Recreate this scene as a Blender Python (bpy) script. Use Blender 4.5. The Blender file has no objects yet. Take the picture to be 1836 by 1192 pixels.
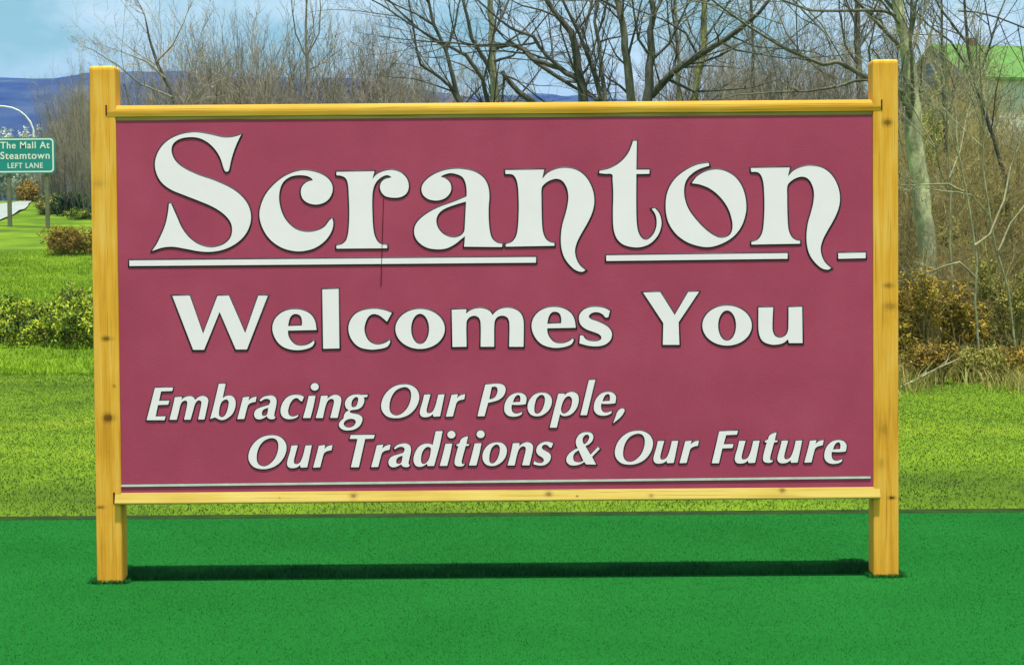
import bpy, bmesh, math, random
import numpy as np
from mathutils import Vector, Matrix

# ------------------------------------------------------------------ camera, sky, sun, exposure
scene = bpy.context.scene
COL = scene.collection
R = math.radians
FPX, CX, CY = 3565.0, 918.0, 596.0            # focal length and centre, in photograph pixels
CAM = Vector((0.0, -6.4, 1.02))
CROT = Matrix.Rotation(math.pi / 2 - R(2.0), 3, 'X') @ Matrix.Rotation(-0.008, 3, 'Z')
cam_data = bpy.data.cameras.new('camera')
cam_data.sensor_fit = 'HORIZONTAL'
cam_data.sensor_width = 36.0
cam_data.lens = 36.0 * FPX / 1836.0
cam_data.clip_start = 0.1
cam_data.clip_end = 20000.0
cam = bpy.data.objects.new('camera', cam_data)
cam.matrix_world = Matrix.Translation(CAM) @ CROT.to_4x4()
COL.objects.link(cam)
scene.camera = cam

SUN_EL, SUN_AZ = 79.0, 9.0                    # sun high in front of the sign, a little to the right
world = bpy.data.worlds.new('World')
scene.world = world
world.use_nodes = True
wn = world.node_tree
sky = wn.nodes.new('ShaderNodeTexSky')
sky.sky_type = 'NISHITA'
sky.sun_disc = False
sky.sun_elevation = R(SUN_EL)
sky.sun_rotation = R(180 - SUN_AZ)
sky.air_density = 1.0
sky.dust_density = 0.3
sky.ozone_density = 1.0
bg = wn.nodes['Background']
bg.inputs['Strength'].default_value = 0.074
tint = wn.nodes.new('ShaderNodeMix')
tint.data_type = 'RGBA'
tint.blend_type = 'MULTIPLY'
tint.inputs[0].default_value = 1.0
tint.inputs[7].default_value = (1.0, 1.26, .82, 1)      # the cool green cast of the printed sky
wn.links.new(sky.outputs[0], tint.inputs[6])
# thin uneven high cloud over the whole sky
wtc = wn.nodes.new('ShaderNodeTexCoord')
wmp = wn.nodes.new('ShaderNodeMapping')
wmp.inputs['Scale'].default_value = (1.0, 1.0, 2.2)
wnz = wn.nodes.new('ShaderNodeTexNoise')
wnz.inputs['Scale'].default_value = 10.0
wnz.inputs['Detail'].default_value = 6.0
wnz.inputs['Roughness'].default_value = .62
wrp = wn.nodes.new('ShaderNodeValToRGB')
wrp.color_ramp.elements[0].position = .36
wrp.color_ramp.elements[0].color = (0, 0, 0, 1)
wrp.color_ramp.elements[1].position = .68
wrp.color_ramp.elements[1].color = (.9, .9, .9, 1)
wmx = wn.nodes.new('ShaderNodeMix')
wmx.data_type = 'RGBA'
wmx.inputs[7].default_value = (9.0, 10.4, 9.6, 1)
wn.links.new(wtc.outputs['Generated'], wmp.inputs[0])
wn.links.new(wmp.outputs[0], wnz.inputs['Vector'])
wn.links.new(wnz.outputs['Fac'], wrp.inputs[0])
wn.links.new(wrp.outputs[0], wmx.inputs[0])
wn.links.new(tint.outputs[2], wmx.inputs[6])
wn.links.new(wmx.outputs[2], bg.inputs['Color'])
sun_data = bpy.data.lights.new('sun', 'SUN')
sun_data.energy = 5.0
sun_data.angle = R(1.0)
sun_data.color = (1.0, 0.93, 0.84)
sun = bpy.data.objects.new('sun', sun_data)
sun.rotation_euler = (R(90 - SUN_EL), 0, R(SUN_AZ))
sun.location = (3, -8, 20)
COL.objects.link(sun)
vs = scene.view_settings
scene.display_settings.display_device = 'sRGB'
vs.view_transform = 'Standard'
vs.look = 'None'
vs.exposure = 0.77
vs.gamma = 1.0
vs.use_curve_mapping = False
scene.cycles.max_bounces = 6
scene.cycles.volume_bounces = 0

# ------------------------------------------------------------------ helpers
def at(px, py, Y):
    d = CROT @ Vector(((px - CX) / FPX, -(py - CY) / FPX, -1.0))
    t = (Y - CAM.y) / d.y
    return CAM + d * t

HD = np.array([0, 11, 15, 22, 30, 40, 55, 70, 80, 92, 110, 140, 220, 400, 900, 9000.])
HH = np.array([-.03, -.03, .0, .12, .45, .94, 1.85, 2.95, 3.6, 4.15, 4.2, 3.2, 0.5, -12, -25, -25.])
def height(x, y):
    x = np.asarray(x, float); y = np.asarray(y, float)
    d = y + 6.4
    h = sum(np.interp(d * s, HD, HH) for s in (.9, .95, 1., 1.05, 1.1)) / 5
    h = h + 2.2 * np.exp(-((x - 30) / 16) ** 2 - ((y - 112) / 26) ** 2)
    w = np.clip((d - 11) / 8, 0, 1)
    h = h + w * (0.035 * np.sin(x * 1.3 + y * .37) * np.sin(y * .9 - x * .4) + .05 * np.sin(x * .31 + 1.7) * np.sin(y * .27))
    return h
def hz(x, y):
    return float(height(x, y))
def ground_at(px, py):
    d = CROT @ Vector(((px - CX) / FPX, -(py - CY) / FPX, -1.0))
    t = 4.0
    while t < 900:
        p = CAM + d * t
        if p.z <= hz(p.x, p.y):
            return p
        t += .04 + t * .0015
    return CAM + d * 60

def tag(o, label=None, cat=None, group=None, kind=None):
    if label: o['label'] = label
    if cat: o['category'] = cat
    if group: o['group'] = group
    if kind: o['kind'] = kind
    return o
def link(name, me, mat=None, parent=None):
    o = bpy.data.objects.new(name, me)
    COL.objects.link(o)
    if mat is not None:
        for m in (mat if isinstance(mat, (list, tuple)) else [mat]):
            me.materials.append(m)
    if parent is not None:
        o.parent = parent
    return o
def empty(name, loc=(0, 0, 0), rz=0.0):
    o = bpy.data.objects.new(name, None)
    o.empty_display_size = .2
    o.location = loc
    o.rotation_euler = (0, 0, rz)
    COL.objects.link(o)
    return o
def copy_tree(o, parent=None):
    c = o.copy()
    COL.objects.link(c)
    if parent is not None:
        c.parent = parent
    for ch in list(o.children):
        copy_tree(ch, c)
    return c
def np_mesh(name, verts, faces, smooth=False):
    """faces: (N,k) int array or list of such arrays"""
    if not isinstance(faces, list):
        faces = [faces]
    faces = [np.asarray(f, np.int32) for f in faces if len(f)]
    verts = np.asarray(verts, np.float32)
    me = bpy.data.meshes.new(name)
    me.vertices.add(len(verts))
    me.vertices.foreach_set('co', verts.ravel())
    li = np.concatenate([f.ravel() for f in faces])
    tot = np.concatenate([np.full(len(f), f.shape[1], np.int32) for f in faces])
    st = np.concatenate([[0], np.cumsum(tot)[:-1]]).astype(np.int32)
    me.loops.add(len(li))
    me.loops.foreach_set('vertex_index', li)
    me.polygons.add(len(tot))
    me.polygons.foreach_set('loop_start', st)
    me.polygons.foreach_set('loop_total', tot)
    if smooth:
        me.polygons.foreach_set('use_smooth', np.ones(len(tot), bool))
    me.update(calc_edges=True)
    return me
def bm_mesh(name, bm, smooth=False):
    me = bpy.data.meshes.new(name)
    bmesh.ops.recalc_face_normals(bm, faces=bm.faces)
    bm.to_mesh(me)
    bm.free()
    if smooth:
        for p in me.polygons:
            p.use_smooth = True
    return me
def box_bm(x0, x1, y0, y1, z0, z1, bevel=0.0, seg=1):
    bm = bmesh.new()
    bmesh.ops.create_cube(bm, size=1.0)
    for v in bm.verts:
        v.co = Vector((x0 if v.co.x < 0 else x1, y0 if v.co.y < 0 else y1, z0 if v.co.z < 0 else z1))
    if bevel:
        bmesh.ops.bevel(bm, geom=list(bm.edges), offset=bevel, segments=seg, affect='EDGES', profile=.5)
    return bm
def prism(name, prof, x0, x1):
    """profile [(y,z)] extruded along x"""
    n = len(prof)
    v = [(x0, y, z) for y, z in prof] + [(x1, y, z) for y, z in prof]
    f = [(i, (i + 1) % n, n + (i + 1) % n, n + i) for i in range(n)] + [tuple(range(n))[::-1], tuple(range(n, 2 * n))]
    bm = bmesh.new()
    vv = [bm.verts.new(c) for c in v]
    for q in f:
        bm.faces.new([vv[i] for i in q])
    return bm_mesh(name, bm)

# ------------------------------------------------------------------ materials
def lin(c):
    return tuple(((v / 255) / 12.92 if v / 255 <= .04045 else ((v / 255 + .055) / 1.055) ** 2.4) for v in c) + (1,)
def new_mat(name, rough=.8, spec=.3):
    m = bpy.data.materials.new(name)
    m.use_nodes = True
    b = m.node_tree.nodes['Principled BSDF']
    b.inputs['Roughness'].default_value = rough
    b.inputs['Specular IOR Level'].default_value = spec
    return m, m.node_tree, b
def node(nt, kind, **kw):
    n = nt.nodes.new(kind)
    for k, v in kw.items():
        if k.startswith('i_'):
            key = k[2:]
            key = int(key) if key.isdigit() else key.replace('_', ' ')
            n.inputs[key].default_value = v
        else:
            setattr(n, k, v)
    return n
def ramp(nt, stops):
    n = nt.nodes.new('ShaderNodeValToRGB')
    e = n.color_ramp.elements
    while len(e) < len(stops):
        e.new(.5)
    for el, (p, c) in zip(e, stops):
        el.position = p
        el.color = c if len(c) == 4 else tuple(c) + (1,)
    return n
def mat_noise(name, stops, scale=5.0, detail=5.0, rough=.85, spec=.25, bump=0.0, bscale=60., stretch=(1, 1, 1), geo=False):
    m, nt, b = new_mat(name, rough, spec)
    tc = node(nt, 'ShaderNodeNewGeometry') if geo else node(nt, 'ShaderNodeTexCoord')
    src = tc.outputs['Position'] if geo else tc.outputs['Object']
    mp = node(nt, 'ShaderNodeMapping')
    mp.inputs['Scale'].default_value = stretch
    nt.links.new(src, mp.inputs[0])
    nz = node(nt, 'ShaderNodeTexNoise', i_Scale=scale, i_Detail=detail, i_Roughness=.6)
    nt.links.new(mp.outputs[0], nz.inputs['Vector'])
    rp = ramp(nt, stops)
    nt.links.new(nz.outputs['Fac'], rp.inputs[0])
    nt.links.new(rp.outputs[0], b.inputs['Base Color'])
    if bump:
        n2 = node(nt, 'ShaderNodeTexNoise', i_Scale=bscale, i_Detail=3.0)
        nt.links.new(mp.outputs[0], n2.inputs['Vector'])
        bp = node(nt, 'ShaderNodeBump', i_Strength=bump, i_Distance=.02)
        nt.links.new(n2.outputs['Fac'], bp.inputs['Height'])
        nt.links.new(bp.outputs[0], b.inputs['Normal'])
    return m
def mat_leaf(name, stops, patch=1.2, mixf=.5, rough=.6, trans=.0):
    """blade / leaf colour: random per leaf mixed with patches over the ground"""
    m, nt, b = new_mat(name, rough, .2)
    g = node(nt, 'ShaderNodeNewGeometry')
    nz = node(nt, 'ShaderNodeTexNoise', i_Scale=patch, i_Detail=4.0, i_Roughness=.6)
    nt.links.new(g.outputs['Position'], nz.inputs['Vector'])
    mx = node(nt, 'ShaderNodeMix', data_type='FLOAT')
    mx.inputs[0].default_value = mixf
    mr = node(nt, 'ShaderNodeMapRange')
    mr.inputs[1].default_value = .3; mr.inputs[2].default_value = .7
    nt.links.new(nz.outputs['Fac'], mr.inputs[0])
    nt.links.new(g.outputs['Random Per Island'], mx.inputs[2])
    nt.links.new(mr.outputs[0], mx.inputs[3])
    rp = ramp(nt, stops)
    nt.links.new(mx.outputs[0], rp.inputs[0])
    nt.links.new(rp.outputs[0], b.inputs['Base Color'])
    if trans:
        tr = node(nt, 'ShaderNodeBsdfTranslucent')
        nt.links.new(rp.outputs[0], tr.inputs[0])
        ms = node(nt, 'ShaderNodeMixShader')
        ms.inputs[0].default_value = trans
        nt.links.new(b.outputs[0], ms.inputs[1])
        nt.links.new(tr.outputs[0], ms.inputs[2])
        nt.links.new(ms.outputs[0], nt.nodes['Material Output'].inputs[0])
    return m
def mat_wood(name, base, axis, knots=(), rough=.62, seed=0.0):
    """pine: long grain along `axis` (0 x, 2 z), cathedral bands and brown knots at (x, z, rx, rz) in object space"""
    dark, mid, light = base
    m, nt, b = new_mat(name, rough, .12)
    tc = node(nt, 'ShaderNodeTexCoord')
    mp = node(nt, 'ShaderNodeMapping')
    mp.inputs['Location'].default_value = (seed, seed * .7, seed * 1.3)
    mp.inputs['Scale'].default_value = (1.2, 22, 22) if axis == 0 else (22, 22, 1.2)
    nt.links.new(tc.outputs['Object'], mp.inputs[0])
    n1 = node(nt, 'ShaderNodeTexNoise', i_Scale=2.2, i_Detail=6.0, i_Roughness=.62, i_Distortion=.6)
    nt.links.new(mp.outputs[0], n1.inputs['Vector'])
    mp2 = node(nt, 'ShaderNodeMapping')
    mp2.inputs['Scale'].default_value = (2, 160, 160) if axis == 0 else (160, 160, 2)
    nt.links.new(tc.outputs['Object'], mp2.inputs[0])
    n2 = node(nt, 'ShaderNodeTexNoise', i_Scale=2.0, i_Detail=3.0)
    nt.links.new(mp2.outputs[0], n2.inputs['Vector'])
    n3 = node(nt, 'ShaderNodeTexNoise', i_Scale=3.1, i_Detail=3.0)
    nt.links.new(tc.outputs['Object'], n3.inputs['Vector'])
    a1 = node(nt, 'ShaderNodeMix', data_type='FLOAT'); a1.inputs[0].default_value = .32
    nt.links.new(n1.outputs['Fac'], a1.inputs[2]); nt.links.new(n2.outputs['Fac'], a1.inputs[3])
    a2 = node(nt, 'ShaderNodeMix', data_type='FLOAT'); a2.inputs[0].default_value = .42
    nt.links.new(a1.outputs[0], a2.inputs[2]); nt.links.new(n3.outputs['Fac'], a2.inputs[3])
    rp = ramp(nt, [(.38, dark), (.5, mid), (.62, light)])
    nt.links.new(a2.outputs[0], rp.inputs[0])
    col = rp.outputs[0]
    mp3 = node(nt, 'ShaderNodeMapping')
    mp3.inputs['Location'].default_value = (seed * 2.1, seed, seed)
    mp3.inputs['Scale'].default_value = (1.1, 60, 60) if axis == 0 else (60, 60, 1.1)
    nt.links.new(tc.outputs['Object'], mp3.inputs[0])
    n4 = node(nt, 'ShaderNodeTexNoise', i_Scale=3.0, i_Detail=2.0)
    nt.links.new(mp3.outputs[0], n4.inputs['Vector'])
    ck = ramp(nt, [(.60, (0, 0, 0)), (.70, (.6, .6, .6))])
    nt.links.new(n4.outputs['Fac'], ck.inputs[0])
    mk = node(nt, 'ShaderNodeMix', data_type='RGBA')
    mk.inputs[7].default_value = tuple(v * .5 for v in dark[:3]) + (1,)
    nt.links.new(ck.outputs[0], mk.inputs[0]); nt.links.new(col, mk.inputs[6])
    col = mk.outputs[2]
    for kx, kz, rx, rz, st in knots:
        sp = node(nt, 'ShaderNodeVectorMath', operation='SUBTRACT'); sp.inputs[1].default_value = (kx, 0, kz)
        nt.links.new(tc.outputs['Object'], sp.inputs[0])
        sc = node(nt, 'ShaderNodeVectorMath', operation='MULTIPLY'); sc.inputs[1].default_value = (.72 / rx, 0, .72 / rz)
        nt.links.new(sp.outputs[0], sc.inputs[0])
        ln = node(nt, 'ShaderNodeVectorMath', operation='LENGTH')
        nt.links.new(sc.outputs[0], ln.inputs[0])
        ad = node(nt, 'ShaderNodeMath', operation='ADD')
        nn = node(nt, 'ShaderNodeMath', operation='MULTIPLY_ADD'); nn.inputs[1].default_value = 1.3; nn.inputs[2].default_value = -.65
        nt.links.new(n1.outputs['Fac'], nn.inputs[0])
        nt.links.new(ln.outputs['Value'], ad.inputs[0]); nt.links.new(nn.outputs[0], ad.inputs[1])
        kr = ramp(nt, [(.0, (st, st, st)), (.32, (st * .85,) * 3), (.46, (st * .42,) * 3), (.6, (st * .3,) * 3), (1.0, (0, 0, 0))])
        nt.links.new(ad.outputs[0], kr.inputs[0])
        mc = node(nt, 'ShaderNodeMix', data_type='RGBA')
        mc.inputs[7].default_value = (.10, .035, .006, 1)
        nt.links.new(kr.outputs[0], mc.inputs[0]); nt.links.new(col, mc.inputs[6])
        col = mc.outputs[2]
    nt.links.new(col, b.inputs['Base Color'])
    bp = node(nt, 'ShaderNodeBump', i_Strength=.25, i_Distance=.002)
    nt.links.new(n2.outputs['Fac'], bp.inputs['Height'])
    nt.links.new(bp.outputs[0], b.inputs['Normal'])
    return m

WOOD = ((.60, .255, .022, 1), (.80, .385, .042, 1), (.88, .51, .12, 1))
PALE = ((.37, .25, .042, 1), (.44, .325, .07, 1), (.47, .37, .11, 1))
M_white = mat_noise('letter_white', [(.3, (.885, .755, .865)), (.7, (.925, .80, .91))], 9, rough=.5, spec=.3)
M_black = mat_noise('letter_edge', [(.3, (.012, .012, .018)), (.7, (.03, .03, .045))], 30, rough=.6)
M_panel = mat_noise('maroon_paint', [(.3, (.36, .044, .104)), (.5, (.395, .052, .116)), (.72, (.43, .064, .134))], 3.5, 6, rough=.6, spec=.2, bump=.06, bscale=220)
M_line = mat_noise('pale_line', [(.3, (.5, .5, .48)), (.7, (.68, .68, .66))], 20, rough=.6)
M_crack = mat_noise('crack_dark', [(.3, (.06, .006, .012)), (.7, (.10, .012, .02))], 30)

# ------------------------------------------------------------------ ground, turf, road, hills, haze
def axis_vals(segs):
    out = []
    for a, b, s in segs:
        out.append(np.arange(a, b, s))
    return np.concatenate(out + [[segs[-1][1]]])
xs = axis_vals([(-4000, -400, 400), (-400, -60, 20), (-60, -12, 2), (-12, 12, .4), (12, 60, 2), (60, 400, 20), (400, 4000, 400)])
ys = axis_vals([(-60, -8, 4), (-8, 30, .5), (30, 110, 1.5), (110, 400, 12), (400, 4380, 200)])
gx, gy = np.meshgrid(xs, ys)
gz = height(gx, gy)
nx, ny = len(xs), len(ys)
idx = np.arange(nx * ny).reshape(ny, nx)
quads = np.stack([idx[:-1, :-1], idx[:-1, 1:], idx[1:, 1:], idx[1:, :-1]], -1).reshape(-1, 4)
GREEN = [(.3, (.046, .086, .009)), (.44, (.075, .14, .009)), (.55, (.108, .19, .010)), (.7, (.155, .225, .014))]
M_ground = mat_noise('lawn_ground', GREEN, .55, 9, rough=.95, spec=.05, bump=.5, bscale=14, geo=True)
ground = link('ground', np_mesh('ground', np.stack([gx, gy, gz], -1).reshape(-1, 3), quads, True), M_ground)
tag(ground, kind='structure')

TURF_BACK = 1.62
M_turf = mat_noise('turf_backing', [(.3, (.008, .108, .016)), (.7, (.011, .130, .020))], 1.4, 6, rough=.95, spec=.03, bump=.5, bscale=300, geo=True)
turf = link('turf', bm_mesh('turf', box_bm(-14, 14, -12, TURF_BACK, -.12, -.004, .003)), M_turf)
tag(turf, kind='structure')

M_edge_shade = mat_noise('edge_shade', [(.3, (.012, .03, .012)), (.7, (.03, .05, .016))], 9, 5, rough=1, spec=0, geo=True)  # dark strip painted in as the shadow gap behind the turf
edge = link('turf_edge', bm_mesh('turf_edge', box_bm(-14, 14, TURF_BACK + .001, TURF_BACK + .16, -.12, -.008)), M_edge_shade)
tag(edge, kind='structure')
road_px = [(-60, 374), (0, 368), (30, 364), (58, 360), (50, 372), (30, 383), (10, 393), (-20, 405), (-60, 420)]
rp_ = [ground_at(*p) for p in road_px]
bm = bmesh.new()
bm.faces.new([bm.verts.new((p.x, p.y, p.z + .02)) for p in rp_])
bmesh.ops.triangulate(bm, faces=bm.faces[:])
bmesh.ops.subdivide_edges(bm, edges=bm.edges[:], cuts=5, use_grid_fill=True)
for v in bm.verts:
    v.co.z = hz(v.co.x, v.co.y) + .06
M_road = mat_noise('pale_road', [(.3, (.20, .235, .22)), (.7, (.27, .31, .295))], 2.0, rough=.9)
road = link('road', bm_mesh('road', bm), M_road)
tag(road, kind='structure')

# far wooded ridge across the valley
rng = np.random.default_rng(3)
hx = np.linspace(-2600, 2600, 220)
hy = np.linspace(1900, 4300, 40)
HX, HY = np.meshgrid(hx, hy)
pxs = CX + (HX / (3100 + 6.4)) * FPX
top = np.interp(pxs, [-1500, 100, 480, 900, 1400, 3000], [295, 286, 278, 258, 240, 225])
prof = np.clip(1 - ((HY - 3100) / 1150) ** 2, 0, 1) ** .9
HZ = -26 + (top + 26) * prof + prof * (9 * np.sin(HX * .006 + 1) * np.sin(HY * .004) + 5 * np.sin(HX * .021) + rng.normal(0, 2.2, HX.shape))
hid = np.arange(HX.size).reshape(HX.shape)
hq = np.stack([hid[:-1, :-1], hid[:-1, 1:], hid[1:, 1:], hid[1:, :-1]], -1).reshape(-1, 4)
M_hill = mat_noise('far_woods', [(.34, (.018, .02, .03)), (.48, (.036, .042, .05)), (.58, (.055, .065, .06)), (.68, (.10, .12, .085))], .010, 8, rough=1, spec=0, geo=True)
hills = link('hills', np_mesh('hills', np.stack([HX, HY, HZ], -1).reshape(-1, 3), hq, True), M_hill)
tag(hills, kind='structure')

HAZE = True
if HAZE:
    mh = bpy.data.materials.new('haze_air')
    mh.use_nodes = True
    nt = mh.node_tree
    nt.nodes.remove(nt.nodes['Principled BSDF'])
    pv = nt.nodes.new('ShaderNodeVolumePrincipled')
    pv.inputs['Color'].default_value = (.10, .30, 1.0, 1)
    pv.inputs['Density'].default_value = .0002
    pv.inputs['Anisotropy'].default_value = 0.0
    nt.links.new(pv.outputs[0], nt.nodes['Material Output'].inputs['Volume'])
    haze = link('haze', bm_mesh('haze', box_bm(-4050, 4050, -70, 4400, -40, 330)), mh)
    tag(haze, 'thin blue haze in the valley in front of the far ridge', 'haze', kind='stuff')

# ------------------------------------------------------------------ welcome sign
PX0, PX1 = -1.349, -1.266        # left post
QX0, QX1 = 1.163, 1.245          # right post
PANEL_Y = .0035
sign = empty('welcome_sign', (0, 0, 0))
tag(sign, 'large maroon wooden sign with white Scranton lettering between two yellow pine posts', 'sign')

def post(x0, x1, zt, knots, seed):
    w = x1 - x0
    bm = box_bm(-w / 2, w / 2, 0, .089, -.25, zt)
    topv = [e for e in bm.edges if all(abs(v.co.z - zt) < 1e-5 for v in e.verts)]
    bmesh.ops.bevel(bm, geom=topv, offset=.013, segments=3, affect='EDGES', profile=.6)
    side = [e for e in bm.edges if abs(e.verts[0].co.z - e.verts[1].co.z) > .5]
    bmesh.ops.bevel(bm, geom=side, offset=.004, segments=2, affect='EDGES', profile=.5)
    m = mat_wood('post_pine', WOOD, 2, knots, seed=seed)
    o = link('post', bm_mesh('post', bm), m, sign)
    o.location = ((x0 + x1) / 2, 0, 0)
    return o
def lp(px, py, xc):
    p = at(px, py, 0)
    return p.x - xc, p.z
cl, cr = (PX0 + PX1) / 2, (QX0 + QX1) / 2
kl = [lp(191, 607, cl) + (.021, .010, .85), lp(196, 749, cl) + (.026, .016, .9), lp(180, 909, cl) + (.018, .007, .8), lp(205, 692, cl) + (.008, .008, .6), lp(180, 330, cl) + (.03, .02, .25)]
kr_ = [lp(1591, 220, cr) + (.022, .014, .8), lp(1592, 512, cr) + (.02, .010, .6), lp(1597, 549, cr) + (.03, .016, .5), lp(1600, 892, cr) + (.016, .007, 1.0), lp(1585, 770, cr) + (.02, .03, .35), lp(1580, 830, cr) + (.02, .03, .3)]
post(PX0, PX1, 1.662, kl, 1.0)
post(QX0, QX1, 1.663, kr_, 4.0)

panel = link('panel', bm_mesh('panel', box_bm(PX1 + .001, QX0 - .001, PANEL_Y, PANEL_Y + .03, .275, 1.512)), M_panel, sign)

# rounded top rail, let into the posts
zr0, zr1 = 1.497, 1.536
def rail_profile(z0, z1, yf, depth, up):
    zm = z0 + (z1 - z0) * up
    pts = [(depth, z0), (yf + .0015, z0), (yf, z0 + .0015), (yf, zm - .001)]
    n = 6
    for i in range(n + 1):
        a = i / n * math.pi / 2
        pts.append((yf + .022 * (1 - math.cos(a)) + .002 * i / n, zm + (z1 - zm) * math.sin(a)))
    pts.append((depth, z1))
    return pts
M_rail = mat_wood('rail_pine', ((.40, .205, .012, 1), (.46, .27, .028, 1), (.50, .32, .055, 1)), 0, [], seed=7)
rail = link('rail', prism('rail', rail_profile(zr0, zr1, -.0005, .075, .36), -1.293, 1.189), M_rail, sign)
# thin stop strip under it
M_stop = mat_wood('stop_pine', ((.30, .19, .05, 1), (.42, .28, .09, 1), (.5, .36, .14, 1)), 0, [], seed=9)
link('stop_strip', bm_mesh('stop_strip', box_bm(PX1 + .002, QX0 - .002, .0018, .03, 1.486, 1.4965, .0005)), M_stop, sign)
# bottom rail with a sloping top face
def bk(px, py):
    p = at(px, py, -.02)
    return p.x, p.z
bkn = [bk(633, 890) + (.017, .011, .8), bk(984, 886) + (.015, .011, .75), bk(1035, 890) + (.005, .004, .9), bk(1168, 889) + (.012, .01, .6), bk(1404, 880) + (.013, .010, .75), bk(500, 893) + (.006, .005, .5)]
M_rail2 = mat_wood('bottom_rail_pine', PALE, 0, bkn, seed=12)
link('rail', prism('rail', [(.06, .252), (-.009, .252), (-.012, .2545), (-.012, .258), (.0025, .2885), (.06, .2885)], -1.286, 1.184), M_rail2, sign)
# dark saw gaps where the rails are let into the posts
for x0, x1, z0, z1 in ((-1.2985, -1.2935, 1.503, 1.536), (1.1895, 1.194, 1.500, 1.534), (-1.2925, -1.2865, .255, .2905)):
    link('notch', bm_mesh('notch', box_bm(x0, x1, -.0012, .01, z0, z1)), M_crack, sign)

# lettering ---------------------------------------------------------------
# outlines are lists of (x, y[, 1]) read off the lettering, 1 = a corner
def P(o, s, txt):
    pts = []
    for tok in txt.split():
        c = tok.endswith('c')
        a, b = tok.rstrip('c').split(',')
        pts.append((o[0] + float(a) / s, o[1] + float(b) / s, c))
    return pts
def ell(o, s, cx, cy, rx, ry, n=16):
    return [(o[0] + (cx + rx * math.cos(2 * math.pi * i / n)) / s, o[1] + (cy + ry * math.sin(2 * math.pi * i / n)) / s, False) for i in range(n)]
A1, A2, A3 = ((200, 200), 3.2786), ((700, 200), 3.974), ((1060, 200), 3.2786)
W4, WA, WB = ((280, 500), 3.1655), ((790, 510), 5.7375), ((1140, 510), 5.7375)
C1, C2, C3, C4 = ((250, 670), 8.345), ((460, 670), 8.345), ((670, 670), 8.345), ((850, 670), 6.557)
D2, D3, D4 = ((620, 755), 8.345), ((810, 755), 6.331), ((1260, 755), 6.557)
G = {}
G['S'] = [P(*A1, '762,137c 715,151 660,154 600,141 540,129 480,124 400,138 330,173 282,225 257,290 260,350 290,412 345,457 420,489 520,528 600,563 662,605 700,652 709,700 697,745 660,780 610,797 560,797 500,775 450,735 412,682 384,620 366,580 350,542c 338,542c 331,600 318,660 297,715 265,780 238,820c 300,800 360,795 440,808 510,821 580,825 660,811 730,777 785,725 815,660 818,600 797,540 752,487 690,445 600,405 500,370 420,330 375,290 353,240 360,195 395,165 450,152 510,156 565,182 610,225 640,275 658,330 668,351 680,354 690,345 702,290 722,225 745,170')]
G['c'] = [P(*A1, '1115,348 1030,375 960,425 905,490 876,560 870,620 890,690 935,755 1000,800 1070,820 1130,820 1200,800 1260,755 1295,700 1303,655 1296,627c 1280,642 1250,680 1200,703 1140,708 1080,690 1030,645 1000,590 985,520 990,460 1010,415 1050,385 1100,375 1150,380 1175,393 1184,405c 1150,415 1122,440 1113,475 1125,515 1160,540 1210,547 1260,530 1290,495 1300,450 1285,410 1250,378 1190,355')]
G['r'] = [P(*A1, '1322,356c 1545,352c 1533,398c 1560,370 1600,352 1650,345 1700,360 1735,395 1747,440 1735,480 1700,503 1650,507 1605,495 1580,460 1582,425 1605,400 1647,388c 1625,375 1595,382 1560,410 1540,450 1533,500 1533,600 1540,700 1555,750 1580,778 1620,785c 1620,804c 1322,806c 1322,788c 1355,780 1380,755 1393,700 1398,600 1395,500 1390,430 1378,395 1355,380 1322,375c')]
G['a'] = [P(*A2, '460,410 380,422 300,455 245,500 222,545 230,590 265,622 320,635 375,625 415,595 433,555 425,510 395,480 358,465c 385,450 430,440 480,450 515,470 535,510 543,560 543,606c 450,645 340,685 250,735 190,790 170,840 175,890 205,935 260,970 330,982 400,975 460,945 510,905 532,888c 525,963c 795,966c 798,944c 760,935 725,905 708,850 700,760 700,680 705,600 695,530 665,475 610,435 540,415'),
          P(*A2, '539,642c 470,662 390,692 345,727 327,775 340,830 380,875 440,898 490,890 520,865 529,842c')]
G['n'] = [P(*A2, '818,419c 1095,415c 1082,480c 1120,440 1180,412 1250,403 1330,420 1390,465 1430,530 1450,600 1450,670 1430,740 1395,810 1360,870 1330,930 1315,990 1325,1050 1350,1095 1389,1131c 1365,1142 1320,1130 1270,1085 1235,1030 1218,965 1215,890 1225,810 1245,740 1262,670 1268,600 1255,540 1225,495 1185,480 1140,490 1100,515 1078,545 1076,620 1078,750 1085,850 1105,905 1135,930 1168,938c 1168,957c 822,963c 822,945c 865,930 895,890 908,830 915,700 913,600 908,530 895,480 870,450 820,446c')]
G['t'] = [P(*A3, '246,174c 268,174c 265,343c 343,343c 341,367c 265,368c 265,600 272,690 290,735 320,755 355,735 380,690 385,640 375,600 356,573c 374,568c 400,600 413,650 405,700 380,745 340,780 290,797 240,797 185,780 150,745 132,690 128,600 130,480 126,400 122,370 85,367 47,363c 49,350c 110,335 170,300 215,250 238,200')]
G['o'] = [P(*A3, '690,303c 620,315 550,350 490,400 450,470 438,550 450,640 490,710 550,760 620,788 690,797 760,780 830,740 880,680 908,600 910,530 890,450 850,390 790,352 730,342 670,355 620,385 592,422c 640,430 700,455 760,505 805,570 828,640 830,690 815,725 780,742 740,738 680,700 620,640 570,570 548,500 548,440 565,395 600,360 640,337 694,319c')]
G['W'] = [P(*W4, '92,97c 190,95c 266,312c 348,97c 412,95c 505,308c 580,95c 633,96c 515,400c 452,400c 360,187c 272,402c 210,402c')]
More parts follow.
